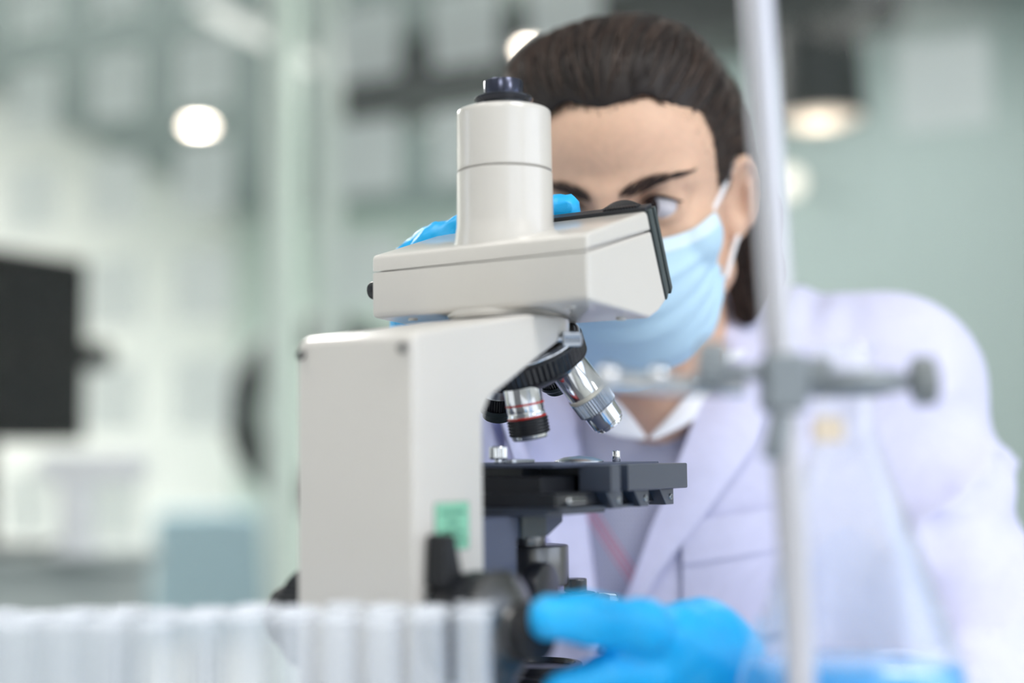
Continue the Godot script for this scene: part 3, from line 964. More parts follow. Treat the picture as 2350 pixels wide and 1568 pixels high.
func build_stage(t: Node3D, Y: float) -> void:
	var st := obj("stage", flat([[0.0, 0.06], [0.0, 0.042], [0.012, 0.042], [0.012, 0.0126], [-0.006, 0.0126], [-0.006, -0.075], [0.084, -0.075], [0.084, 0.06], [0.0175, 0.06], [0.0175, 0.050], [0.0095, 0.050], [0.0095, 0.06]], 0.9418 + Y, 0.9552 + Y, 0.0007), M.stage_black, t)
	obj("stage_top", flat([[-0.03, 0.045], [0.08, 0.045], [0.08, -0.07], [-0.03, -0.07]], 0.9545 + Y, 0.9562 + Y, 0.0004), M.dark_block, st)
	obj("stage_core", flat([[-0.03, 0.038], [0.07, 0.038], [0.07, -0.06], [-0.03, -0.06]], 0.9405 + Y, 0.9500 + Y, 0.0006), M.black_satin, st)
	# lower guide rail with bevelled teeth
	var rail := obj("guide_rail", flat([[-0.036, 0.050], [0.074, 0.050], [0.074, -0.05], [-0.036, -0.05]], 0.9352 + Y, 0.9420 + Y, 0.0006), M.black_satin, t)
	for i in 3:
		var x := 0.0015 + i * 0.0285
		var wedge := PackedVector2Array([Vector2(x, 0.9418 + Y), Vector2(x + 0.016, 0.9418 + Y), Vector2(x + 0.016, 0.9334 + Y), Vector2(x + 0.007, 0.9334 + Y)])
		obj("rail_tooth", S().prism(wedge, 0.046, 0.0565, 0.0005).mesh(), M.stage_black, rail)
		obj("rail_screw", S().lathe([Vector2(0, 0.0002), Vector2(0.0009, 0.0002), Vector2(0.0010, 0.0010), Vector2(0.0015, 0.0010), Vector2(0.0018, 0.0004), Vector2(0.0018, -0.001)], 20).mesh(), M.satin_chrome, rail, aim(Vector3(x + 0.0115, 0.9375 + Y, 0.0565), Vector3(0, 0, 1)))
	obj("slot_clamp", S().prism(Shape.rounded(PackedVector2Array([Vector2(-0.0275, 0.9366 + Y), Vector2(-0.010, 0.9366 + Y), Vector2(-0.010, 0.9398 + Y), Vector2(-0.0275, 0.9398 + Y)]), 0.0016, 6), 0.049, 0.0522, 0.0006).mesh(), M.chrome, rail)
	obj("slot_recess", S().prism(Shape.rounded(PackedVector2Array([Vector2(-0.0250, 0.9374 + Y), Vector2(-0.009, 0.9374 + Y), Vector2(-0.009, 0.9391 + Y), Vector2(-0.0250, 0.9391 + Y)]), 0.0008, 6), 0.052, 0.0525, 0.0001).mesh(), M.black_satin, rail)
	obj("slide_plate", flat([[-0.036, 0.053], [0.045, 0.053], [0.045, -0.04], [-0.036, -0.04]], 0.9334 + Y, 0.9350 + Y, 0.0004), M.stage_black, rail)
	obj("carrier_plate", flat([[-0.036, 0.045], [0.020, 0.045], [0.020, -0.04], [-0.036, -0.04]], 0.9312 + Y, 0.9332 + Y, 0.0004), M.stage_black, rail)
	# specimen holder bits on top
	obj("holder_screw", S().drum(0.0019, 0.9562 + Y, 0.9585 + Y, 0.0003, 20).drum(0.0046, 0.9583 + Y, 0.9650 + Y, 0.0008, 96, Transform3D.IDENTITY, 24, 0.0003).mesh(), M.chrome, st, T(-0.006, 0, -0.002))
	obj("holder_arm", S().prism(Shape.rounded(PackedVector2Array([Vector2(-0.010, -0.004), Vector2(0.012, -0.004), Vector2(0.012, 0.004), Vector2(-0.010, 0.004)]), 0.003, 5), 0.9562 + Y, 0.9582 + Y, 0.0005, Transform3D(Basis(Vector3.RIGHT, Vector3(0, 0, -1), Vector3.UP), Vector3(0.006, 0, 0.002))).mesh(), M.satin_chrome, st)
	obj("specimen_disc", S().lathe([Vector2(0.0135, 0.9562 + Y), Vector2(0.0135, 0.9568 + Y), Vector2(0.0120, 0.9576 + Y), Vector2(0.008, 0.9590 + Y), Vector2(0, 0.9598 + Y)], 48).mesh(), M.satin_chrome, st, T(0.048, 0, 0.014))
	obj("stop_pin", S().drum(0.0023, 0.9562 + Y, 0.9622 + Y, 0.0005, 24).mesh(), M.chrome, st, T(0.060, 0, 0.030))

func build_focus(t: Node3D, Y: float) -> void:
	# focusing block in front of the column, condenser below the stage
	obj("focus_block", flat([[-0.071, 0.024], [-0.030, 0.024], [-0.030, -0.024], [-0.071, -0.024]], 0.80 + Y, 0.9312 + Y, 0.0012), M.dark_block, t)
	var br := obj("stage_bracket", S().prism(PackedVector2Array([Vector2(-0.0385, 0.9312 + Y), Vector2(0.0150, 0.9312 + Y), Vector2(0.0150, 0.9262 + Y), Vector2(0.0005, 0.9198 + Y), Vector2(-0.0385, 0.9198 + Y)]), -0.02, 0.0235, 0.0012).mesh(), M.dark_block, t)
	obj("bracket_side", S().prism(PackedVector2Array([Vector2(-0.0265, 0.9310 + Y), Vector2(-0.004, 0.9310 + Y), Vector2(-0.004, 0.9199 + Y), Vector2(-0.0265, 0.9199 + Y)]), 0.022, 0.0252, 0.0005).mesh(), M.plate_grey, br)
	var cx := 0.023
	var co := obj("condenser", S().drum(0.0098, 0.911 + Y, 0.921 + Y, 0.0006, 48, T(cx - 0.006, 0, 0)).drum(0.0185, 0.893 + Y, 0.9135 + Y, 0.0008, 64, T(cx, 0, 0)).mesh(), M.dark_steel, t)
	obj("knurled_collar", S().drum(0.0062, 0.8885 + Y, 0.8952 + Y, 0.0006, 120, T(0.042, 0, 0.014), 40, 0.0004).mesh(), M.dark_steel, co)
	obj("collar_plate", S().drum(0.0125, 0.8862 + Y, 0.8880 + Y, 0.0004, 40, T(0.042, 0, 0.012)).drum(0.0180, 0.8835 + Y, 0.8860 + Y, 0.0005, 48, T(0.046, 0, 0.012)).mesh(), M.dark_steel, co)
	obj("iris_screw", S().drum(0.0040, 0.0, 0.012, 0.0006, 96, aim(Vector3(0.060, 0.8828 + Y, 0.016), Vector3(0.85, -0.12, 0.5)), 32, 0.0004).mesh(), M.satin_chrome, co)
	obj("illuminator", S().drum(0.028, 0.80 + Y, 0.8480 + Y, 0.002, 56, T(0.030, 0, 0)).lathe([Vector2(0.022, 0.848 + Y), Vector2(0.021, 0.852 + Y), Vector2(0.018, 0.8524 + Y), Vector2(0.017, 0.850 + Y), Vector2(0, 0.850 + Y)], 48, T(0.030, 0, 0)).mesh(), M.black_satin, t)
	# focus knobs on both sides of the column
	for s in [1.0, -1.0]:
		var o := Vector3(-0.099, 0.886 + Y, 0.0)
		var ax := aim(o, Vector3(0, 0, s))
		var kn := obj("coarse_focus_knob", S().drum(0.0240, 0.0335, 0.0480, 0.0015, 240, ax, 60, 0.0006).mesh() if s < 0 else S().drum(0.0246, 0.0450, 0.0600, 0.0012, 240, ax, 60, 0.0006).mesh(), M.black_satin, t)
		if s > 0:
			var lev := S()
			lev.drum(0.0235, 0.0335, 0.0445, 0.0015, 56, ax)
			obj("tension_ring", lev.mesh(), M.black_rubber, kn)
			obj("tension_lever", S().prism(Shape.rounded(PackedVector2Array([Vector2(-0.019, 0.018), Vector2(-0.004, 0.020), Vector2(-0.0105, 0.041), Vector2(-0.0175, 0.041)]), 0.002, 4), 0.034, 0.0445, 0.0012, T(o.x, o.y, 0)).mesh(), M.black_rubber, kn)
			obj("silver_cone", S().lathe([Vector2(0.0254, 0.0600), Vector2(0.0250, 0.0612), Vector2(0.0150, 0.0680), Vector2(0.0128, 0.0685), Vector2(0.0122, 0.0720)], 64, ax).mesh(), M.dark_steel, kn)
			obj("fine_focus_knob", S().drum(0.0128, 0.0700, 0.0815, 0.002, 160, ax, 40, 0.0004).mesh(), M.black_rubber, kn)
		else:
			obj("fine_focus_knob", S().drum(0.0140, 0.0480, 0.0640, 0.002, 56, ax).mesh(), M.black_rubber, kn)
			obj("index_pin", S().ball(Vector3(o.x - 0.008, o.y + 0.0232, -0.040), Vector3.ONE * 0.0013, Basis.IDENTITY, 12).mesh(), M.chrome, kn)
	obj("stage_drive_knob", S().drum(0.0135, 0.0, 0.0085, 0.0012, 56, aim(Vector3(-0.016, 0.8945 + Y, 0.024), Vector3(0.1, 0, 1))).mesh(), M.black_satin, t)
	obj("stage_drive_shaft", S().drum(0.0035, -0.002, 0.035, 0.0005, 24, aim(Vector3(-0.022, 0.8945 + Y, -0.02), Vector3(0.1, 0, 1))).mesh(), M.satin_chrome, t)

# ------------------------------------------------------------------ the person
const HS := 0.00094
const PERSON := Vector3(0.135, 0.0, -1.1)

func hl(x: float, y: float, z: float) -> Vector3:
	return Vector3(x, y, z) * HS

static func curve(xs: Array, ys: Array, x: float) -> float:
	if x <= xs[0]: return ys[0]
	for i in xs.size() - 1:
		if x <= xs[i + 1]:
			return lerpf(ys[i], ys[i + 1], (x - xs[i]) / (xs[i + 1] - xs[i]))
	return ys[-1]

class HairField extends Field:
	func post(p: Vector3, d: float) -> float:
		var q := p / 0.00094
		var ax := absf(q.x)
		var yh := 0.0
		var xs := [0.0, 12.0, 26.0, 42.0, 54.0, 64.0, 69.0, 76.0]
		var ys := [85.0, 86.0, 91.0, 82.0, 56.0, 31.0, 12.0, -10.0]
		yh = ys[7]
		for i in 7:
			if ax <= xs[i + 1]:
				yh = lerpf(ys[i], ys[i + 1], clampf((ax - xs[i]) / (xs[i + 1] - xs[i]), 0.0, 1.0))
				break
		var zb := lerpf(28.0, 22.0, clampf((q.y - 10.0) / 40.0, 0.0, 1.0))
		if q.y < 8.0: zb = lerpf(28.0, -26.0, clampf((8.0 - q.y) / 10.0, 0.0, 1.0))
		var f := minf((yh - q.y) * 0.7, q.z - zb) * 0.00094
		return maxf(d, f)

class CoatField extends Field:
	# the coat's V-shaped opening, cut to a shallow depth
	func post(p: Vector3, d: float) -> float:
		if p.y > 0.78 and p.z > -1.075 and p.y < 1.06:
			var t := clampf((p.y - 0.815) / 0.175, 0.0, 1.2)
			var xl := lerpf(0.058, 0.046, t)
			var xr := lerpf(0.060, 0.132, t)
			var wz := minf(p.x - xl, xr - p.x)
			if wz > -0.03:
				return maxf(d, minf(wz, 0.05))
		return d

class VestField extends Field:
	# the vest's neckline
	func post(p: Vector3, d: float) -> float:
		if p.y > 0.955 and p.z > -1.08:
			var t := (p.y - 0.968) / 0.05
			var wz := minf(p.x - (0.090 - 0.045 * t), (0.093 + 0.055 * t) - p.x)
			if wz > -0.03: return maxf(d, wz)
		return d

func strand(s: Shape, pts: Array, r: float) -> void:
	# thin three-sided tapering lock
	var c := pts.size()
	var k0 := s.v.size()
	var fx := Vector3.UP
	for i in c:
		var d: Vector3 = (pts[mini(i + 1, c - 1)] - pts[maxi(i - 1, 0)]).normalized()
		fx = d.cross(Vector3(0.3, 1, 0.2)).normalized() if i == 0 else (fx - d * fx.dot(d)).normalized()
		var fy := d.cross(fx)
		var rr := r * (1.0 - 0.75 * absf(2.0 * i / (c - 1.0) - 0.8) / 1.2)
		for j in 3:
			var a := TAU * j / 3.0
			var q := fx * cos(a) + fy * sin(a)
			s.v.append(pts[i] + q * rr)
			s.n.append(q)
	for i in c - 1:
		for j in 3:
			var a := k0 + i * 3 + j
			var b := k0 + i * 3 + (j + 1) % 3
			s.idx.append_array([a, a + 3, b, b, a + 3, b + 3])

func on_front(f: Field, act: PackedInt32Array, x: float, y: float, z: float, off: float) -> Vector3:
	# walk along -z onto the surface
	var p := Vector3(x, y, z)
	for i in 40:
		var d := f.at(p, act) - off
		if absf(d) < 0.0002: break
		p.z -= d * 0.8
	return p

func build_person() -> void:
	var t := thing("person", "person in a pale lavender lab coat, blue face mask and blue gloves at the microscope", "person", PERSON)
	var back := Transform3D(Basis.IDENTITY, -PERSON)
	build_head(t, back)
	build_clothes(t, back)
	build_gloves(t, back)
	build_legs(t, back)

func head_field() -> Field:
	var f := Field.new()
	f.egg(hl(0, 40, -8), Vector3(68, 86, 96) * HS, 0.01)
	f.egg(hl(0, -22, 38), Vector3(57, 82, 56) * HS, 0.03)
	f.egg(hl(0, 52, 42), Vector3(60, 50, 50) * HS, 0.02)
	for s in [-1.0, 1.0]:
		f.bone(hl(s * 52, -48, 8), 15 * HS, hl(s * 14, -92, 76), 15 * HS, 0.022)
		f.egg(hl(s * 44, -12, 62), Vector3(22, 18, 20) * HS, 0.02)
		f.bone(hl(s * 14, 29, 90), 6 * HS, hl(s * 48, 33, 73), 6 * HS, 0.012)
	f.bone(hl(0, -92, 80), 17 * HS, hl(0, -90, 78), 17 * HS, 0.02)
	f.bone(hl(0, 24, 92), 7 * HS, hl(0, -24, 110), 12 * HS, 0.014)
	f.bone(hl(0, -45, -20), 50 * HS, hl(0, -190, -52), 56 * HS, 0.03)
	f.bone(hl(2, -128, -8), 36 * HS, hl(2, -158, 14), 30 * HS, 0.03)
	for s in [-1.0, 1.0]:
		f.egg(hl(s * 33, 16, 97), Vector3(20, 12, 16) * HS, 0.012, Basis.IDENTITY, true)
		f.bone(hl(s * 33, 17, 75.5), 14.8 * HS, hl(s * 34, 17, 75.5), 14.8 * HS, 0.006)
		f.egg(hl(s * 34, 15.5, 92), Vector3(16.5, 7.4, 13) * HS, 0.002, Basis.IDENTITY, true)
		# fold of the upper lid
		var fold := []
		for i in 9:
			var u := i / 8.0
			var fx := lerpf(20.0, 50.0, u)
			var fy := 21.0 + 7.2 * sin(PI * clampf(u * 0.9 + 0.08, 0.0, 1.0)) - 1.5 * u
			fold.append(hl(s * fx, fy, 77.0 + 12.5 * sin(PI * (0.18 + 0.64 * u))))
		for i in 8: f.bone(fold[i], 1.9 * HS, fold[i + 1], 1.9 * HS, 0.003, true)
	# ears
	for s in [-1.0, 1.0]:
		var tilt := Basis(Vector3(0, 0, 1), s * -0.22) * Basis(Vector3.UP, s * -0.8) * Basis(Vector3.RIGHT, 0.15)
		var o := hl(s * 71, 1, -8)
		f.egg(o, Vector3(9, 31, 18) * HS, 0.006, tilt)
		f.egg(o + tilt * hl(s * 9, 4, 2), Vector3(7, 20, 11) * HS, 0.004, tilt, true)
		var rim := []
		for i in 12:
			var a := lerpf(-0.9, 3.6, i / 11.0)
			rim.append(o + tilt * hl(s * 5, 3 + 27 * sin(a), -15.5 * cos(a) - 1))
		for i in 11:
			f.bone(rim[i], 3.4 * HS, rim[i + 1], 3.4 * HS, 0.002)
		f.bone(o + tilt * hl(s * 3, -24, 6), 8 * HS, o + tilt * hl(s * 2, -18, 8), 8 * HS, 0.004)
		f.bone(o + tilt * hl(s * 6, 10, -6), 3 * HS, o + tilt * hl(s * 5, -10, -7), 3 * HS, 0.004)
	return f

func build_head(t: Node3D, back: Transform3D) -> void:
	var hx := back * Transform3D(Basis(Vector3.UP, deg_to_rad(-18.4)) * Basis(Vector3.RIGHT, deg_to_rad(21.0)) * Basis(Vector3(0, 0, 1), deg_to_rad(-0.3)), Vector3(0.0903, 1.131, -0.9795))
	var f := head_field()
	var act := f.all()
	var s := f.mesh(hl(-100, -215, -120), hl(100, 140, 135), 0.0021)
	obj("body", s.mesh(), M.skin, t, hx)
	for e in [-1.0, 1.0]:
		var ey := obj("eyeball", S().ball(hl(e * 33, 17, 76), Vector3.ONE * 13.2 * HS, Basis.IDENTITY, 32).mesh(), M.sclera, t, hx)
		var gaze := Vector3(-0.46, 0.08, 0.88).normalized()
		var ix := aim(hl(e * 33, 17, 76), gaze)
		obj("iris", S().lathe([Vector2(6.6 * HS, 11.6 * HS), Vector2(6.2 * HS, 12.2 * HS), Vector2(4 * HS, 13.1 * HS), Vector2(2 * HS, 13.5 * HS), Vector2(0, 13.6 * HS)], 32, ix).mesh(), M.iris, ey)
		# lash line along the upper lid
		var lash := []
		var rad := []
		for i in 13:
			var u := i / 12.0
			var x := lerpf(19.0, 48.5, u)
			var yy := 17.0 + 6.6 * sin(PI * pow(u, 0.85)) + 0.5 * u
			lash.append(on_front(f, act, e * x * HS, (yy + 0.8) * HS, 0.13, 0.0004))
			rad.append(lerpf(0.0005, 0.0013, sin(PI * u)))
		obj("upper_lashes", S().pipe(lash, rad, 6).mesh(), M.lid_line, t, hx)
		# eyebrow: short hairs along an arch
		var br := S()
		for i in 250:
			var u := rng.randf()
			var w := lerpf(4.6, 0.7, absf(u - 0.28) / 0.72) if u > 0.28 else lerpf(3.0, 4.6, u / 0.28)
			var x := lerpf(9.5, 51.0, u)
			var yy := lerpf(27.0, 36.6, u) + 2.0 * sin(PI * u) + rng.randf_range(-1, 1) * w
			var pts := []
			var dir := Vector2(lerpf(0.75, 0.95, u), lerpf(0.7, 0.12, u))
			for k in 4:
				var q := Vector2(x, yy) + dir * (k * 2.4)
				pts.append(on_front(f, act, e * q.x * HS, q.y * HS, 0.13, 0.0003 + 0.0005 * sin(k)))
			strand(br, pts, 0.00034)
		obj("eyebrow", br.mesh(), M.brow, t, hx)
	build_hair(t, hx, f, act)
	build_mask(t, hx, f, act)

func build_hair(t: Node3D, hx: Transform3D, head: Field, hact: PackedInt32Array) -> void:
	var f := HairField.new()
	f.egg(hl(0, 40, -12), Vector3(74, 92, 104) * HS, 0.01)
	f.egg(hl(-34, 92, 8), Vector3(46, 34, 60) * HS, 0.03)
	f.egg(hl(8, 98, 22), Vector3(48, 30, 52) * HS, 0.03)
	f.egg(hl(-48, 84, -10), Vector3(40, 34, 60) * HS, 0.03)
	f.egg(hl(0, 30, -70), Vector3(72, 74, 56) * HS, 0.03)
	f.bone(hl(66, 34, -28), 15 * HS, hl(72, -20, -46), 15 * HS, 0.02)
	f.bone(hl(72, -20, -46), 15 * HS, hl(74, -62, -36), 13 * HS, 0.02)
	f.bone(hl(74, -62, -36), 13 * HS, hl(68, -88, -26), 8 * HS, 0.02)
	f.bone(hl(-66, 20, -40), 16 * HS, hl(-66, -70, -46), 12 * HS, 0.03)
	f.bone(hl(0, -20, -86), 40 * HS, hl(10, -80, -80), 26 * HS, 0.04)
	for e in [-1.0, 1.0]: f.egg(hl(e * 78, 2, -2), Vector3(17, 33, 22) * HS, 0.006, Basis.IDENTITY, true)
	var act := f.all()
	var cap := f.mesh(hl(-112, -110, -145), hl(112, 152, 100), 0.0034)
	var hair := obj("hair", cap.mesh(), M.hair_brown, t, hx)
	# combed-back locks lying on it, from fine hairs at the hairline to thicker locks
	var light := S()
	var dark := S()
	var made := 0
	while made < 4200:
		var i := rng.randi() % cap.v.size()
		var p: Vector3 = cap.v[i]
		if p.z < -0.055 and p.y > 0.0 and rng.randf() < 0.9: continue
		made += 1
		var q0 := p / HS
		var edge := q0.z > 30.0 and q0.y > 20.0 and q0.y < 104.0 and f.at(p - Vector3(0, 0.006, 0), act) > 0.0005
		var pts := []
		var lift := rng.randf_range(0.0002, 0.0034)
		var n := rng.randi_range(6, 11)
		var wob := Vector3(rng.randf_range(-0.22, 0.22), rng.randf_range(-0.15, 0.15), 0)
		var step := rng.randf_range(0.006, 0.0095)
		if edge:
			# short hairs that start on the skin just below the hairline
			var st := p + Vector3(0, -0.004, 0.0005) * rng.randf_range(0.4, 1.6)
			st -= head.grad(st, hact, 0.002) * (head.at(st, hact) - 0.0006)
			pts.append(st)
		for k in n:
			var g := f.grad(p, act, 0.003)
			var q := p / HS
			p -= g * (f.at(p, act) - lift * sin(PI * (k + 0.5) / n))
			pts.append(p)
			var side := clampf(absf(q.x) / 80.0, 0.0, 1.0)
			var flow := Vector3(0.10 * signf(q.x), lerpf(0.55, -0.15, clampf((40.0 - q.z) / 90.0, 0.0, 1.0)) - 0.75 * side * clampf((70.0 - q.y) / 60.0, 0.0, 1.0), -1.0) + wob
			if q.z < -20.0 and q.y < 40.0: flow = Vector3(0.0, -1.0, 0.15) + wob
			flow = (flow - g * flow.dot(g)).normalized()
			p += flow * step
		strand(light if made % 2 == 0 else dark, pts, rng.randf_range(0.00045, 0.0007) if edge else rng.randf_range(0.0005, 0.00115))
	# fine hairs that soften the hairline
	for i in 1100:
		var x := rng.randf_range(-60.0, 67.0)
		var yh := curve([0.0, 12.0, 26.0, 42.0, 54.0, 64.0, 69.0], [85.0, 86.0, 91.0, 82.0, 56.0, 31.0, 12.0], absf(x))
		var p := hl(x, yh + rng.randf_range(-5.0, 5.0), 70.0 - absf(x) * 0.55)
		var pts := []
		var wob := Vector3(rng.randf_range(-0.3, 0.3), rng.randf_range(-0.2, 0.2), 0)
		for k in 6:
			for it in 2: p -= head.grad(p, hact, 0.002) * (head.at(p, hact) - 0.0004 - 0.0011 * k)
			pts.append(p)
			var side := clampf((absf(x) - 30.0) / 35.0, 0.0, 1.0)
			p += (Vector3(signf(x) * 0.25 * side, lerpf(0.9, 0.35, side), -0.6 - 0.5 * side) + wob).normalized() * 0.0048
		strand(light if i % 3 == 0 else dark, pts, rng.randf_range(0.0002, 0.00042))
	obj("combed_locks", light.mesh(), M.hair_strand, hair)
	obj("combed_locks", dark.mesh(), M.hair_dark, hair)

func build_mask(t: Node3D, hx: Transform3D, f: Field, act: PackedInt32Array) -> void:
	var rows := 36
	var cols := 41
	var grid := []
	for i in rows + 1:
		var v := float(i) / rows
		var cy := curve([0.0, 0.3, 0.6, 0.85, 1.0], [-3.0, -30.0, -64.0, -92.0, -103.0], v)
		var cz := curve([0.0, 0.3, 0.6, 0.85, 1.0], [109.0, 125.0, 119.0, 105.0, 88.0], v)
		var sy := lerpf(0.0, -49.0, v)
		var sz := lerpf(57.0, 44.0, v)
		var sx := lerpf(57.0, 65.0, v)
		# pleats: three folds that step outwards
		var pl := 0.0
		for c in [0.3, 0.48, 0.66]:
			var dd: float = (v - c) / 0.07
			if dd > -1.0 and dd < 0.3:
				pl += 2.2 * (dd + 1.0) / 1.3
			elif dd >= 0.3 and dd < 0.45:
				pl += 2.2 * (1.0 - (dd - 0.3) / 0.15)
		var row := []
		for j in cols:
			var u := lerpf(-1.0, 1.0, j / (cols - 1.0))
			var a := u * PI / 2
			var ca := pow(maxf(cos(a), 0.0), 0.85)
			var gather := (1.0 - ca)
			var yy := lerpf(sy, cy, pow(ca, 0.75))
			row.append(hl(sx * sin(a) * (1.0 - 0.03 * sin(v * 40.0) * gather), yy, lerpf(sz, cz, ca) + pl * ca + 0.8 * sin(v * 30.0 + u * 3.0) * gather))
		for j in cols:
			for k in 3:
				var dd := f.at(row[j], act)
				if dd < 0.0022: row[j] += f.grad(row[j], act, 0.002) * (0.0022 - dd)
		grid.append(row)
	var mk := obj("face_mask", S().sheet(grid, 0.0009, Vector3(0, 0, 1)).mesh(), M.mask_blue, t, hx)
	# edge binding at the top and at the sides
	var top := []
	for j in cols: top.append(grid[1][j] + Vector3(0, 0, 0.0006))
	var strip := []
	for k in 3:
		var r := []
		for j in cols: r.append(grid[k * 2][j] + Vector3(0, 0, 0.0009))
		strip.append(r)
	obj("nose_band", S().sheet(strip, 0.0007, Vector3(0, 0, 1)).mesh(), M.mask_band, mk)
	for e in [-1.0, 1.0]:
		var upper := [hl(e * 57, -3, 57), hl(e * 64, 8, 38), hl(e * 69, 20, 18), hl(e * 72, 30, 2), hl(e * 74, 33, -12), hl(e * 74, 20, -26)]
		var lower := [hl(e * 66, -46, 43), hl(e * 68, -38, 28), hl(e * 70, -28, 10), hl(e * 71, -22, -8), hl(e * 71, -8, -24)]
		for q in [upper, lower]:
			var cv := Curve3D.new()
			for p in q: cv.add_point(p)
			var pts := []
			for k in 21: pts.append(smooth_path(q, k / 20.0))
			var rr := []
			for p in pts: rr.append(0.0017)
			obj("ear_loop", S().pipe(pts, rr, 8).mesh(), M.mask_white, mk)
	obj("weld_spot", S().ball(hl(55, -8, 63), Vector3(2.6, 2.6, 1.6) * HS, Basis.IDENTITY, 12).mesh(), M.mask_blue, mk)

func smooth_path(q: Array, t: float) -> Vector3:
	var n := q.size() - 1
	var f := clampf(t * n, 0.0, n - 0.0001)
	var i := int(f)
	var u := f - i
	var p0: Vector3 = q[maxi(i - 1, 0)]
	var p1: Vector3 = q[i]
	var p2: Vector3 = q[i + 1]
	var p3: Vector3 = q[mini(i + 2, n)]
	return p1.cubic_interpolate(p2, p0, p3, u)

func torso(f: Field, grow: float) -> void:
	f.egg(Vector3(0.135, 0.78, -1.10), Vector3(0.185 + grow, 0.32, 0.112 + grow), 0.03)
	f.egg(Vector3(0.128, 0.93, -1.085), Vector3(0.180 + grow, 0.125, 0.100 + grow), 0.05)
	f.egg(Vector3(0.135, 0.56, -1.12), Vector3(0.19 + grow, 0.14, 0.13 + grow), 0.05)

func coat_field(whole: bool) -> Field:
	var f: Field = Field.new() if whole else CoatField.new()
	torso(f, 0.0)
	f.bone(Vector3(0.125, 1.025, -1.085), 0.052, Vector3(0.285, 1.008, -1.09), 0.064, 0.05)
	f.bone(Vector3(0.105, 1.02, -1.085), 0.052, Vector3(-0.035, 0.985, -1.08), 0.060, 0.05)
	# collar stand round the neck
	f.bone(Vector3(0.165, 1.045, -1.075), 0.026, Vector3(0.195, 1.030, -1.06), 0.03, 0.03)
	# arms
	f.bone(Vector3(0.285, 1.005, -1.09), 0.068, Vector3(0.325, 0.775, -0.985), 0.066, 0.04)
	f.bone(Vector3(0.325, 0.770, -0.985), 0.058, Vector3(0.1222, 0.8148, -0.7340), 0.036, 0.03)
	f.bone(Vector3(-0.035, 0.985, -1.08), 0.060, Vector3(-0.045, 0.86, -1.00), 0.052, 0.04)
	f.bone(Vector3(-0.045, 0.86, -1.00), 0.050, Vector3(-0.046, 0.972, -0.865), 0.040, 0.03)
	return f

func fold_noise(n: FastNoiseLite, p: Vector3) -> float:
	# folds: ridges along the sleeve and drag lines on the chest
	var A := Vector3(0.285, 1.005, -1.09)
	var B := Vector3(0.315, 0.83, -0.985)
	var ax := (B - A).normalized()
	var out := 0.0
	var wl := clampf((p.x - 0.235) / 0.05, 0.0, 1.0)
	if wl > 0.0:
		var r := p - A
		var al := r.dot(ax)
		var side := (r - ax * al)
		var w := al * 62.0 + side.x * 30.0 - side.z * 34.0 + 2.4 * n.get_noise_3d(p.x * 220, p.y * 220, p.z * 220)
		var amp := 0.5 + 0.5 * n.get_noise_3d(p.x * 150 + 40, p.y * 150, p.z * 150)
		out += wl * clampf((al - 0.01) / 0.07, 0.0, 1.0) * clampf(amp * 1.3, 0.0, 1.0) * 0.0105 * (1.0 - 2.0 * pow(absf(sin(w * 0.5)), 0.7))
	var wt := 1.0 - wl
	out += wt * 0.004 * n.get_noise_3d(p.x * 260, p.y * 70, p.z * 120)
	# bunched cloth over the shoulder
	var ws := clampf(1.0 - p.distance_to(Vector3(0.20, 1.05, -1.06)) / 0.07, 0.0, 1.0)
	out += ws * 0.006 * sin(p.x * 190.0 + p.z * 90.0)
	return out

func drape(f: Field, act: PackedInt32Array, inner: Array, outer: Array, nu: int, nv: int, lift0: float, lift1: float) -> Array:
	# a sheet between two edge lines given in x, y, laid on the coat's front
	var g := []
	for i in nv + 1:
		var v := float(i) / nv
		var a := smooth2(inner, v)
		var b := smooth2(outer, v)
		var row := []
		for j in nu + 1:
			var u := float(j) / nu
			var q := a.lerp(b, u)
			row.append(on_front(f, act, q.x, q.y, -0.86, lerpf(lift0, lift1, u) + 0.003 * sin(PI * u)))
		g.append(row)
	return g

func smooth2(q: Array, t: float) -> Vector2:
	var n := q.size() - 1
	var f := clampf(t * n, 0.0, n - 0.0001)
	var i := int(f)
	return q[i].lerp(q[i + 1], f - i)

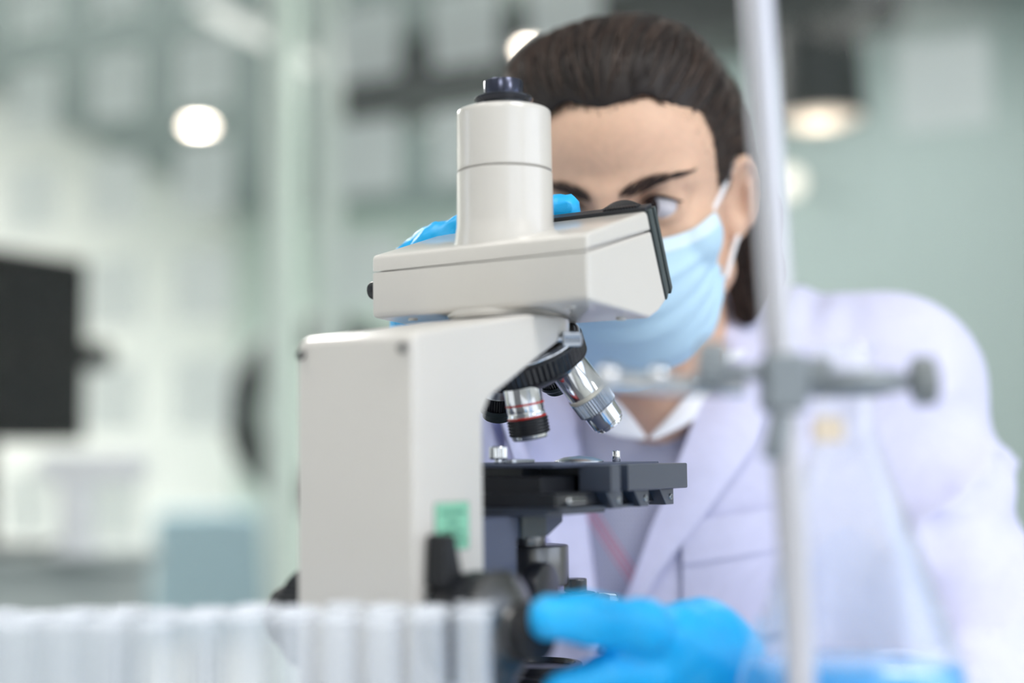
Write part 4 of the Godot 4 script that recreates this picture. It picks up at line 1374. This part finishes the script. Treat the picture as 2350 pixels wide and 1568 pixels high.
func build_clothes(t: Node3D, back: Transform3D) -> void:
	var n := FastNoiseLite.new()
	n.seed = 12
	n.frequency = 0.05
	n.fractal_octaves = 2
	var cf := coat_field(false)
	var cm := cf.mesh(Vector3(-0.13, 0.42, -1.27), Vector3(0.40, 1.12, -0.66), 0.0068)
	for i in cm.v.size():
		cm.v[i] += cm.n[i] * fold_noise(n, cm.v[i])
	cm.smooth_normals()
	var coat := obj("lab_coat", cm.mesh(), M.coat, t, back)
	var whole := coat_field(true)
	var act := whole.all()
	# lapels: the wide one on the person's left, the other half hidden by the microscope
	var lap_in := [Vector2(0.150, 1.020), Vector2(0.1285, 0.992), Vector2(0.1130, 0.955), Vector2(0.0930, 0.910), Vector2(0.0770, 0.866), Vector2(0.0660, 0.830)]
	var lap_out := [Vector2(0.176, 1.020), Vector2(0.1800, 0.992), Vector2(0.1650, 0.965), Vector2(0.1340, 0.925), Vector2(0.0980, 0.880), Vector2(0.0690, 0.828)]
	obj("lapel", S().sheet(drape(whole, act, lap_in, lap_out, 10, 26, 0.005, 0.009), 0.0016).mesh(), M.coat, coat)
	var lap2_in := [Vector2(0.030, 1.015), Vector2(0.0420, 0.985), Vector2(0.0470, 0.945), Vector2(0.0520, 0.890), Vector2(0.0580, 0.830)]
	var lap2_out := [Vector2(0.010, 1.015), Vector2(-0.0080, 0.985), Vector2(0.0050, 0.945), Vector2(0.0280, 0.890), Vector2(0.0500, 0.828)]
	obj("lapel", S().sheet(drape(whole, act, lap2_in, lap2_out, 10, 24, 0.005, 0.009), 0.0016).mesh(), M.coat, coat)
	# breast pocket with its hem
	obj("pocket", S().sheet(drape(whole, act, [Vector2(0.114, 0.914), Vector2(0.114, 0.862), Vector2(0.116, 0.83)], [Vector2(0.190, 0.924), Vector2(0.190, 0.87), Vector2(0.190, 0.84)], 12, 14, 0.0035, 0.0035), 0.0012).mesh(), M.coat, coat)
	obj("pocket_hem", S().sheet(drape(whole, act, [Vector2(0.114, 0.914), Vector2(0.114, 0.885)], [Vector2(0.190, 0.924), Vector2(0.190, 0.896)], 12, 4, 0.0052, 0.0052), 0.0012).mesh(), M.coat, coat)
	# knitted vest in grey check with red lines, and the shirt under it
	var vf := VestField.new()
	torso(vf, -0.014)
	vf.bone(Vector3(0.125, 1.01, -1.085), 0.044, Vector3(0.22, 1.0, -1.09), 0.045, 0.04)
	vf.bone(Vector3(0.105, 1.01, -1.085), 0.044, Vector3(0.0, 0.99, -1.085), 0.045, 0.04)
	var vm := vf.mesh(Vector3(-0.06, 0.70, -1.22), Vector3(0.33, 1.08, -0.94), 0.007)
	for i in vm.v.size():
		var p: Vector3 = vm.v[i]
		vm.uv.append(Vector2((p.x - 0.02) / 0.12, (1.02 - p.y) / 0.22))
	obj("vest", vm.mesh(), plaid_material(), t, back)
	# white shirt collar: two pointed wings and a band round the neck
	var vact := vf.all()
	var wing_r := [[Vector3(0.1288, 1.0125, -0.9910), Vector3(0.1212, 1.0026, -0.9848), Vector3(0.1104, 0.9890, -0.9798), Vector3(0.0922, 0.9715, -0.9722)], [Vector3(0.1418, 1.0091, -0.9973), Vector3(0.1351, 0.9966, -0.9903), Vector3(0.1242, 0.9830, -0.9833), Vector3(0.0971, 0.9702, -0.9713)]]
	var wing_l := [[Vector3(0.0514, 1.0085, -0.9642), Vector3(0.0663, 1.0011, -0.9678), Vector3(0.0795, 0.9876, -0.9699), Vector3(0.0909, 0.9715, -0.9712)], [Vector3(0.0450, 0.9950, -0.9583), Vector3(0.0538, 0.9833, -0.9622), Vector3(0.0657, 0.9741, -0.9660), Vector3(0.0866, 0.9698, -0.9693)]]
	for wg in [wing_r, wing_l]:
		var g := []
		for i in 9:
			var u := i / 8.0
			var row := []
			for j in 7:
				var w := j / 6.0
				row.append(smooth_path(wg[0], u).lerp(smooth_path(wg[1], u), w) + Vector3(0, 0, 0.002 * sin(PI * w)))
			g.append(row)
		obj("shirt_collar", S().sheet(g, 0.0014).mesh(), M.shirt_white, t, back)
	var bandg := []
	for i in 6:
		var row := []
		for j in 41:
			var a := TAU * (0.06 + 0.88 * j / 40.0)
			var rr := 0.062 + 0.004 * i / 5.0
			row.append(Vector3(0.106 + 0.014 + sin(a) * rr, 1.012 + 0.030 * i / 5.0 + 0.012 * cos(a) * -1.0, -1.055 + cos(a) * rr * 1.0))
		bandg.append(row)
	obj("collar_band", S().sheet(bandg, 0.0014, Vector3(0, 0, -1)).mesh(), M.shirt_white, t, back)

func plaid_material() -> StandardMaterial3D:
	var m: StandardMaterial3D = M.plaid
	var W := 512
	var im := Image.create(W, W, false, Image.FORMAT_RGB8)
	for y in W:
		for x in W:
			var c := Color8(164, 167, 190)
			var chk := (int(x / 5.0) % 2) != (int(y / 4.0) % 2)
			if chk: c = Color8(192, 196, 214)
			if int(x / 5.0) % 2 == 0 and int(y / 4.0) % 2 == 0: c = Color8(132, 134, 162)
			for q in [150, 320]:
				var d1 := absf(float(x) * 0.86 - (y - q) * 1.0 - 40.0)
				if d1 < 5.0 or absf(d1 - 16.0) < 3.0: c = c.lerp(Color8(214, 128, 148), 0.75)
				var d2 := absf((W - x) * 0.9 - (y - q) * 0.55 - 60.0)
				if d2 < 4.0 or absf(d2 - 14.0) < 2.5: c = c.lerp(Color8(214, 128, 148), 0.6)
			im.set_pixel(x, y, c)
	m.albedo_texture = ImageTexture.create_from_image(im)
	return m

func finger(f: Field, pts: Array, radii: Array, k := 0.004) -> void:
	for i in pts.size() - 1:
		f.bone(pts[i], radii[i], pts[i + 1], radii[i + 1], k)

func wrinkle(s: Shape, n: FastNoiseLite, amp: float) -> void:
	for i in s.v.size():
		var p: Vector3 = s.v[i]
		s.v[i] += s.n[i] * amp * n.get_noise_3d(p.x * 1000, p.y * 1000, p.z * 1000)
	s.smooth_normals()

func build_gloves(t: Node3D, back: Transform3D) -> void:
	var n := FastNoiseLite.new()
	n.seed = 5
	n.frequency = 0.09
	n.fractal_octaves = 3
	# left hand on the fine focus knob: thumb and index finger close on it, the rest curl under
	var f := Field.new()
	f.bone(Vector3(0.1222, 0.8170, -0.7338), 0.033, Vector3(0.0982, 0.8447, -0.6865), 0.029, 0.02)
	f.egg(Vector3(0.0841, 0.8578, -0.6553), Vector3(0.026, 0.036, 0.036), 0.02)
	f.bone(Vector3(0.0841, 0.8578, -0.6553), 0.024, Vector3(0.0692, 0.8745, -0.6339), 0.017, 0.02)
	finger(f, [Vector3(0.0702, 0.8755, -0.6338), Vector3(0.0534, 0.8864, -0.6149), Vector3(0.0295, 0.8919, -0.6014), Vector3(0.0142, 0.8934, -0.5933)], [0.0150, 0.0112, 0.0104, 0.0092], 0.006)
	finger(f, [Vector3(0.0783, 0.8603, -0.6401), Vector3(0.0592, 0.8633, -0.6218), Vector3(0.0379, 0.8651, -0.6116), Vector3(0.0192, 0.8607, -0.6069)], [0.0150, 0.0112, 0.0106, 0.0092], 0.004)
	finger(f, [Vector3(0.0826, 0.8471, -0.6612), Vector3(0.0609, 0.8447, -0.6433), Vector3(0.0392, 0.8461, -0.6372), Vector3(0.0237, 0.8413, -0.6336)], [0.0140, 0.0108, 0.0100, 0.0088], 0.003)
	finger(f, [Vector3(0.0889, 0.8358, -0.6802), Vector3(0.0670, 0.8285, -0.6677), Vector3(0.0485, 0.8277, -0.6627), Vector3(0.0363, 0.8247, -0.6590)], [0.0135, 0.0104, 0.0096, 0.0084], 0.003)
	finger(f, [Vector3(0.0960, 0.8254, -0.7031), Vector3(0.0759, 0.8136, -0.6960), Vector3(0.0609, 0.8115, -0.6921), Vector3(0.0502, 0.8082, -0.6894)], [0.0125, 0.0092, 0.0085, 0.0076], 0.003)
	var s := f.mesh(Vector3(-0.0070, 0.8129, -0.6138) - Vector3(0.02, 0.02, 0.14), Vector3(0.1228, 0.9029, -0.6065) + Vector3(0.05, 0.03, 0.03), 0.0028)
	wrinkle(s, n, 0.0011)
	obj("glove", s.mesh(), M.glove_blue, t, back)
	# right hand on the far side of the microscope head
	f = Field.new()
	f.bone(Vector3(-0.046, 0.972, -0.865), 0.031, Vector3(-0.0451, 1.0238, -0.8376), 0.027, 0.02)
	f.egg(Vector3(-0.0479, 1.0508, -0.8234), Vector3(0.018, 0.040, 0.034), 0.02)
	finger(f, [Vector3(-0.0522, 1.0687, -0.8139), Vector3(-0.0414, 1.0806, -0.8009), Vector3(-0.0151, 1.0908, -0.7921), Vector3(0.0082, 1.0952, -0.7877), Vector3(0.0312, 1.0962, -0.7836)], [0.0130, 0.0104, 0.0102, 0.0098, 0.0085], 0.006)
	finger(f, [Vector3(-0.0507, 1.0669, -0.8291), Vector3(-0.0576, 1.0732, -0.8186), Vector3(-0.0430, 1.0816, -0.8078), Vector3(-0.0302, 1.0817, -0.8008)], [0.0125, 0.0104, 0.0100, 0.0086], 0.004)
	finger(f, [Vector3(-0.0517, 1.0636, -0.8444), Vector3(-0.0450, 1.0791, -0.8432), Vector3(-0.0238, 1.0854, -0.8346), Vector3(-0.0083, 1.0843, -0.8287)], [0.0125, 0.0105, 0.0098, 0.0084], 0.003)
	finger(f, [Vector3(-0.0511, 1.0543, -0.8552), Vector3(-0.0407, 1.0683, -0.8621), Vector3(-0.0219, 1.0739, -0.8556), Vector3(-0.0087, 1.0719, -0.8518)], [0.0115, 0.0092, 0.0085, 0.0076], 0.003)
	finger(f, [Vector3(-0.0514, 1.0374, -0.8164), Vector3(-0.0554, 1.0391, -0.8022), Vector3(-0.0532, 1.0416, -0.7880), Vector3(-0.0442, 1.0435, -0.7798)], [0.0145, 0.0112, 0.0102, 0.0088], 0.004)
	s = f.mesh(Vector3(-0.0917, 1.0039, -0.8392) - Vector3(0.03, 0.03, 0.06), Vector3(0.0514, 1.1174, -0.7899) + Vector3(0.02, 0.02, 0.04), 0.0028)
	wrinkle(s, n, 0.0018)
	obj("glove", s.mesh(), M.glove_blue, t, back)

func build_legs(t: Node3D, back: Transform3D) -> void:
	var f := Field.new()
	f.egg(Vector3(0.135, 0.55, -1.15), Vector3(0.165, 0.09, 0.12), 0.03)
	for s in [-1.0, 1.0]:
		f.bone(Vector3(0.135 + s * 0.085, 0.555, -1.13), 0.085, Vector3(0.135 + s * 0.12, 0.52, -0.78), 0.062, 0.03)
		f.bone(Vector3(0.135 + s * 0.12, 0.52, -0.78), 0.060, Vector3(0.135 + s * 0.12, 0.09, -0.82), 0.042, 0.03)
	var m := f.mesh(Vector3(-0.12, 0.03, -1.30), Vector3(0.38, 0.68, -0.68), 0.014)
	obj("trousers", m.mesh(), M.charcoal, t, back)
	for s in [-1.0, 1.0]:
		var sh := Field.new()
		var o := Vector3(0.135 + s * 0.12, 0.0, -0.82)
		sh.bone(o + Vector3(0, 0.045, 0), 0.043, o + Vector3(0, 0.035, 0.13), 0.034, 0.02)
		sh.bone(o + Vector3(0, 0.05, 0), 0.044, o + Vector3(0, 0.09, 0), 0.042, 0.02)
		var q := sh.mesh(o - Vector3(0.07, 0.02, 0.08), o + Vector3(0.07, 0.16, 0.20), 0.009)
		for i in q.v.size():
			if q.v[i].y < 0.003: q.v[i].y = 0.003
		q.smooth_normals()
		obj("shoe", q.mesh(), M.black_rubber, t, back)
	# the stool under the person
	var st := thing("lab_stool", "round laboratory stool under the person in the lab coat", "stool", Vector3(0.135, 0, -1.17))
	obj("seat", S().drum(0.18, 0.415, 0.468, 0.012, 56).mesh(), M.charcoal, st)
	obj("pole", S().drum(0.025, 0.05, 0.42, 0.002, 28).mesh(), M.satin_chrome, st)
	for i in 5:
		var a := TAU * i / 5.0 + 0.3
		obj("foot", S().pipe([Vector3(0, 0.07, 0), Vector3(cos(a) * 0.24, 0.022, sin(a) * 0.24)], [0.016, 0.012], 12).drum(0.02, 0.0, 0.022, 0.003, 16, T(cos(a) * 0.24, 0, sin(a) * 0.24)).mesh(), M.dark_steel, st)

# ------------------------------------------------------------------ bench and things near the camera
func build_foreground() -> void:
	# bench
	var b := thing("lab_bench", "white laboratory bench under the microscope", "bench", Vector3(0.1, 0, -0.46))
	obj("worktop", slab(Vector3(-1.0, TABLE - 0.025, -0.42), Vector3(0.95, TABLE, 0.24), 0.003), M.bench_white, b)
	for x in [-0.94, 0.88]:
		for z in [-0.38, 0.18]:
			obj("leg", slab(Vector3(x - 0.02, 0, z - 0.02), Vector3(x + 0.02, TABLE - 0.025, z + 0.02), 0.002), M.satin_chrome, b)
	build_tubes()
	build_stand()

func build_tubes() -> void:
	var x1 := -0.017
	var pitch := 0.0178
	var z0 := -0.560
	var rows := 3
	var cols := 13
	# rack: two perforated shelves between end plates
	var r := thing("test_tube_rack", "white plastic rack full of empty glass test tubes", "rack", Vector3(x1 - pitch * (cols - 1) / 2.0, TABLE, z0 - pitch * (rows - 1) / 2.0))
	var hx := pitch * cols / 2.0 + 0.006
	var hz := pitch * rows / 2.0 + 0.004
	obj("base_plate", slab(Vector3(-hx, 0, -hz), Vector3(hx, 0.006, hz), 0.001), M.rack_white, r)
	for y in [0.035, 0.085]:
		var sh := S()
		for i in cols + 1:
			var x := -hx + 0.006 + i * pitch - 0.0014
			sh.box(Vector3(x, y, -hz), Vector3(x + 0.0028, y + 0.004, hz), 0.0003)
		for i in rows + 1:
			var z := -hz + 0.004 + i * pitch - 0.0014
			sh.box(Vector3(-hx, y + 0.0003, z), Vector3(hx, y + 0.0037, z + 0.0028), 0.0003)
		obj("shelf", sh.mesh(), M.rack_white, r)
	for s in [-1.0, 1.0]:
		obj("end_plate", slab(Vector3(s * hx - 0.002, 0, -hz), Vector3(s * hx + 0.002, 0.090, hz), 0.001), M.rack_white, r)
	var R := 0.0072
	var body := S().lathe([Vector2(0, 0.0), Vector2(R * 0.5, 0.0008), Vector2(R * 0.87, 0.0034), Vector2(R, 0.0072), Vector2(R, 0.130)], 32).mesh()
	var lip := S().torus(R + 0.0003, 0.0011, T(0, 0.130, 0), 36, 10).mesh()
	for j in rows:
		for i in cols:
			var p := Vector3(x1 - pitch * i + rng.randf_range(-0.0006, 0.0006), TABLE + 0.0062 + rng.randf_range(0.0, 0.0035), z0 - pitch * j + rng.randf_range(-0.0006, 0.0006))
			var t := thing("test_tube", "empty clear glass test tube standing in the white rack", "test tube", p, 0.0, "test tubes in the rack")
			obj("glass_wall", body, M.tube_glass, t)
			obj("lip", lip, M.tube_rim_glass, t)

func build_stand() -> void:
	# retort stand with its boss, clamp and rod
	var foot := Vector3(0.1071, 0.8735, -0.5437)
	var top := Vector3(0.0925, 1.1544, -0.5211)
	var dir := (top - foot).normalized()
	var base := foot - dir * ((foot.y - TABLE - 0.014) / dir.y)
	var s := thing("retort_stand", "steel rod stand carrying the grey clamp and flask", "stand", Vector3(base.x, TABLE, base.z))
	obj("base_plate", slab(Vector3(-0.05, 0, -0.07), Vector3(0.16, 0.014, 0.07), 0.004), M.clamp_grey, s)
	var rod_top := top - Vector3(base.x, TABLE, base.z)
	obj("rod", S().pipe([Vector3(0, 0.012, 0), rod_top], [0.0059, 0.0059], 32).mesh(), M.rod_steel, s)
	# clamp
	var c := Vector3(0.1018, 0.9860, -0.5346)
	var cl := thing("flask_clamp", "grey metal clamp on the stand rod gripping the flask neck", "clamp", c)
	cl.scale = Vector3.ONE * 0.97
	var neck := (Vector3(0.1314, 0.9820, -0.5460) - c) / 0.97
	obj("boss_head", S().box(Vector3(-0.0085, -0.0115, -0.0095), Vector3(0.0085, 0.0115, 0.0095), 0.002).mesh(), M.clamp_grey, cl)
	obj("boss_screw", S().drum(0.0032, 0.0, 0.016, 0.0005, 20, aim(Vector3(-0.009, 0.004, 0.0), Vector3(-1, 0.12, -0.1))).drum(0.0105, 0.013, 0.0245, 0.002, 80, aim(Vector3(-0.009, 0.004, 0.0), Vector3(-1, 0.12, -0.1)), 20, 0.0008).mesh(), M.clamp_grey, cl)
	obj("boss_bar", S().pipe([Vector3(-0.012, 0.000, -0.016), Vector3(-0.046, 0.001, -0.020), Vector3(-0.066, 0.0035, -0.022)], [0.0042, 0.004, 0.004], 20).ball(Vector3(-0.066, 0.0035, -0.022), Vector3.ONE * 0.0062, Basis.IDENTITY, 20).ball(Vector3(-0.046, 0.003, -0.020), Vector3.ONE * 0.0058, Basis.IDENTITY, 20).mesh(), M.satin_chrome, cl)
	obj("lower_screw", S().drum(0.0045, 0.0, 0.018, 0.001, 24, aim(Vector3(-0.002, -0.012, 0.004), Vector3(-0.25, -1, 0.1))).mesh(), M.clamp_grey, cl)
	obj("arm", S().pipe([Vector3(0.006, 0.003, -0.004), neck + Vector3(-0.012, 0.006, 0.012)], [0.0074, 0.0080], 24).mesh(), M.clamp_grey, cl)
	for z in [1.0, -1.0]:
		var jaw := []
		for i in 9:
			var a := lerpf(PI * 0.98, PI * 0.12, i / 8.0)
			jaw.append(neck + Vector3(cos(a) * 0.0172, 0.004, z * sin(a) * 0.0172))
		var rr := []
		for i in 9: rr.append(0.0046 if i > 0 and i < 8 else 0.0036)
		obj("jaw", S().pipe(jaw, rr, 14).mesh(), M.clamp_grey, cl)
	obj("jaw_screw", S().drum(0.0030, 0.0, 0.016, 0.0005, 20, aim(neck + Vector3(0.012, 0.004, 0.006), Vector3(1, 0.05, 0.05))).drum(0.0098, 0.009, 0.018, 0.002, 80, aim(neck + Vector3(0.012, 0.004, 0.006), Vector3(1, 0.05, 0.05)), 20, 0.0007).mesh(), M.clamp_knob, cl)
	obj("cork_pad", S().box(Vector3(-0.006, -0.006, -0.003), Vector3(0.006, 0.004, 0.003), 0.001, Transform3D(Basis.IDENTITY, neck + Vector3(-0.0135, -0.013, 0.010))).mesh(), M.cork, cl)
	# conical flask with blue liquid
	var fo := Vector3(0.1351, 0.8733, -0.5788)
	var Y0: float = fo.y - 0.0252
	var fl := thing("conical_flask", "clear conical glass flask with bright blue liquid held by the clamp", "flask", Vector3(fo.x, Y0, fo.z))
	fl.scale = Vector3.ONE * 0.97
	var nt: float = (Vector3(0.1332, 1.0001, -0.5526).y - Y0) / 0.97
	var nb: float = (Vector3(0.1328, 0.9688, -0.5551).y - Y0) / 0.97
	var Rb := 0.0495
	var prof := [Vector2(0, 0.0), Vector2(Rb - 0.008, 0.0), Vector2(Rb - 0.002, 0.003), Vector2(Rb, 0.008), Vector2(Rb - 0.0006, 0.013), Vector2(0.0455, 0.026), Vector2(0.0145, nb - 0.006), Vector2(0.0125, nb), Vector2(0.0122, nt), Vector2(0.0140, nt + 0.0012), Vector2(0.0140, nt + 0.0030), Vector2(0.0126, nt + 0.0034)]
	obj("glass_wall", S().lathe(prof, 72).mesh(), M.flask_glass, fl)
	obj("inner_wall", S().lathe([Vector2(0.0415, 0.0310), Vector2(0.0125, nb - 0.006), Vector2(0.0106, nb), Vector2(0.0104, nt + 0.003)], 72).mesh(), M.flask_glass, fl)
	obj("blue_liquid", S().lathe([Vector2(0, 0.002), Vector2(Rb - 0.009, 0.002), Vector2(Rb - 0.0035, 0.0045), Vector2(Rb - 0.0018, 0.008), Vector2(0.0432, 0.0284), Vector2(0.0424, 0.0288), Vector2(0, 0.0286)], 72).mesh(), M.blue_liquid, fl)

# ------------------------------------------------------------------ beyond the glass
func build_background() -> void:
	# black bulkhead beam under the ceiling
	var A := Vector3(-0.78, 0, -5.78)
	var B := Vector3(1.1, 0, -4.35)
	var d := (B - A)
	var xf := Transform3D(Basis(d.normalized(), Vector3.UP, d.normalized().cross(Vector3.UP)), A)
	struct("trim_1", slab(Vector3(0, 2.36, -0.35), Vector3(d.length(), CEIL, 0.0), 0.004), M.charcoal, xf, "black boxed beam under the ceiling beyond the glass")
	# white ceiling strip
	var P := Vector3(-1.08, CEIL - 0.03, -5.0)
	var Q := Vector3(-0.36, CEIL - 0.03, -6.8)
	d = Q - P
	xf = Transform3D(Basis(d.normalized(), Vector3.UP, d.normalized().cross(Vector3.UP)), P)
	var ls := thing("linear_ceiling_light", "long thin white light strip running along the grey ceiling", "ceiling light", P)
	xf.origin = Vector3.ZERO
	obj("housing", slab(Vector3(0, 0.0, -0.05), Vector3(d.length(), 0.03, 0.05), 0.003), M.frame_white, ls, xf)
	obj("diffuser", slab(Vector3(0.01, -0.006, -0.042), Vector3(d.length() - 0.01, 0.0, 0.042), 0.002), M.strip_glow, ls, xf)
	# round spots
	spot(Vector3(-1.52, CEIL, -6.85), 0.05, "round recessed spotlight in the grey ceiling beside the light strip", true)
	spot(Vector3(0.085, 2.36, -4.78), 0.038, "small round spotlight under the black beam above the person's hair", true)
	# round wall lamp and black shaded pendant on the right
	var w := thing("wall_lamp", "small round glowing lamp on the pale dividing wall", "lamp", Vector3(1.005, 1.93, -5.1))
	obj("rose", S().drum(0.05, 0.0, 0.012, 0.002, 32, aim(Vector3.ZERO, Vector3(0, 0, 1))).mesh(), M.frame_white, w)
	obj("globe", S().ball(Vector3(0, 0, 0.045), Vector3(0.042, 0.042, 0.036), Basis.IDENTITY, 24).mesh(), M.wall_lamp_glow, w)
	var pd := thing("pendant_lamp", "black box pendant lamp with a pale glowing underside", "lamp", Vector3(0.64, 1.645, -2.9), 0.35)
	obj("shade", S().lathe([Vector2(0.098, 0.004), Vector2(0.086, 0.19), Vector2(0.080, 0.196), Vector2(0.0, 0.2)], 48).mesh(), M.charcoal, pd)
	obj("rim", S().torus(0.093, 0.004, T(0, 0.004, 0), 48, 10).mesh(), M.charcoal, pd)
	obj("diffuser", S().lathe([Vector2(0, -0.010), Vector2(0.06, -0.006), Vector2(0.088, 0.004), Vector2(0.088, 0.012), Vector2(0, 0.014)], 48).mesh(), M.pendant_glow, pd)
	obj("cord", S().pipe([Vector3(0, 0.2, 0), Vector3(0, CEIL - 1.645, 0)], [0.003, 0.003], 10).mesh(), M.charcoal, pd)
	var ol := OmniLight3D.new()
	ol.name = "pendant_bulb"
	ol.light_energy = 0.012
	ol.light_color = Color(1.0, 0.93, 0.84)
	ol.light_size = 0.05
	ol.omni_range = 12.0
	ol.shadow_enabled = true
	pd.add_child(ol)
	ol.position = Vector3(0, -0.04, 0)
	# side bench in front of the glass with a monitor on a post and a small white device
	var cb := thing("side_bench", "low grey side bench in front of the glass partition", "bench", Vector3(-1.16, 0, -2.78), 0.35)
	obj("carcass", slab(Vector3(-0.5, 0.02, -0.24), Vector3(0.42, 0.765, 0.20), 0.004), M.cabinet_grey, cb)
	obj("worktop", slab(Vector3(-0.52, 0.765, -0.25), Vector3(0.44, 0.79, 0.23), 0.004), M.cabinet_grey, cb)
	for i in 3:
		var dr := obj("door", slab(Vector3(-0.49 + i * 0.30, 0.06, 0.20), Vector3(-0.20 + i * 0.30, 0.73, 0.218), 0.003), M.cabinet_grey, cb)
		obj("handle", slab(Vector3(-0.245 + i * 0.30, 0.50, 0.218), Vector3(-0.23 + i * 0.30, 0.65, 0.235), 0.003), M.satin_chrome, dr)
	var scr := thing("computer_monitor", "large black monitor on a post standing on the side bench", "monitor", Vector3(-0.985, 0.79, -2.70), deg_to_rad(62.0))
	obj("casing", slab(Vector3(-0.46, 0.208, -0.02), Vector3(0.22, 0.580, 0.02), 0.006), M.charcoal, scr)
	obj("display", slab(Vector3(-0.45, 0.218, 0.02), Vector3(0.21, 0.570, 0.023), 0.001), M.screen_black, scr)
	obj("post", slab(Vector3(-0.03, 0.01, -0.045), Vector3(0.03, 0.36, -0.02), 0.004), M.charcoal, scr)
	obj("foot", slab(Vector3(-0.13, 0.0, -0.10), Vector3(0.13, 0.012, 0.07), 0.004), M.charcoal, scr)
	obj("side_grip", slab(Vector3(0.22, 0.36, -0.03), Vector3(0.31, 0.415, 0.01), 0.008), M.charcoal, scr)
	var tl := thing("bench_lamp", "small white bench lamp with a flat wide head on the side bench", "lamp", Vector3(-0.80, 0.79, -2.62), 0.1)
	obj("base", S().drum(0.05, 0.0, 0.012, 0.003, 36).mesh(), M.lamp_white, tl)
	obj("post", S().drum(0.032, 0.010, 0.135, 0.006, 36).mesh(), M.lamp_white, tl)
	obj("head", S().box(Vector3(-0.065, 0.130, -0.04), Vector3(0.125, 0.185, 0.04), 0.012).mesh(), M.lamp_white, tl)
	# office chair, ring lamp, jar
	var ch := thing("office_chair", "blue grey office chair behind the glass partition", "chair", Vector3(-0.97, 0, -4.55), 0.25)
	obj("backrest", S().prism(Shape.rounded(PackedVector2Array([Vector2(-0.185, 0.45), Vector2(0.185, 0.45), Vector2(0.165, 0.80), Vector2(-0.165, 0.80)]), 0.04, 6), -0.03, 0.03, 0.015).mesh(), M.chair_blue, ch)
	obj("seat", S().box(Vector3(-0.21, 0.38, -0.44), Vector3(0.21, 0.45, -0.02), 0.02).mesh(), M.chair_blue, ch)
	obj("column", S().drum(0.03, 0.06, 0.385, 0.003, 24, T(0, 0, -0.22)).mesh(), M.charcoal, ch)
	for i in 5:
		var a := TAU * i / 5.0
		obj("foot", S().pipe([Vector3(0, 0.08, -0.22), Vector3(cos(a) * 0.26, 0.05, -0.22 + sin(a) * 0.26)], [0.02, 0.014], 10).drum(0.025, 0.0, 0.05, 0.004, 16, T(cos(a) * 0.26, 0, -0.22 + sin(a) * 0.26)).mesh(), M.charcoal, ch)
	var rl := thing("ring_lamp", "black round hoop lamp on a thin pole behind the glass post", "lamp", Vector3(-0.514, 0, -3.9), 0.2)
	obj("hoop", S().torus(0.220, 0.050, Transform3D(Basis(Vector3.RIGHT, PI / 2), Vector3(0, 1.082, 0)), 64, 14).mesh(), M.charcoal, rl)
	obj("pole", S().drum(0.012, 0.02, 0.86, 0.002, 20).mesh(), M.charcoal, rl)
	for i in 3:
		var a := TAU * i / 3.0 + 0.5
		obj("leg", S().pipe([Vector3(0, 0.35, 0), Vector3(cos(a) * 0.3, 0.012, sin(a) * 0.3)], [0.012, 0.012], 10).mesh(), M.charcoal, rl)

func spot(p: Vector3, r: float, label: String, bright: bool) -> void:
	var t := thing("ceiling_spotlight", label, "ceiling light", p)
	obj("trim_ring", S().lathe([Vector2(r + 0.004, -0.002), Vector2(r + 0.006, -0.014), Vector2(r + 0.018, -0.012), Vector2(r + 0.020, -0.0005)], 40).mesh(), M.frame_white, t)
	obj("lens", S().lathe([Vector2(0, -0.016), Vector2(r * 0.7, -0.014), Vector2(r + 0.003, -0.007), Vector2(r + 0.003, -0.002), Vector2(0, -0.002)], 32).mesh(), M.lamp_glow, t)
	var l := SpotLight3D.new()
	l.name = "spot_beam"
	l.light_energy = 0.35
	l.light_color = Color(1.0, 0.95, 0.88)
	l.spot_angle = 60.0
	l.spot_range = 12.0
	l.light_size = r
	l.shadow_enabled = true
	t.add_child(l)
	l.position = Vector3(0, -0.03, 0)
	l.rotation_degrees = Vector3(-90, 0, 0)
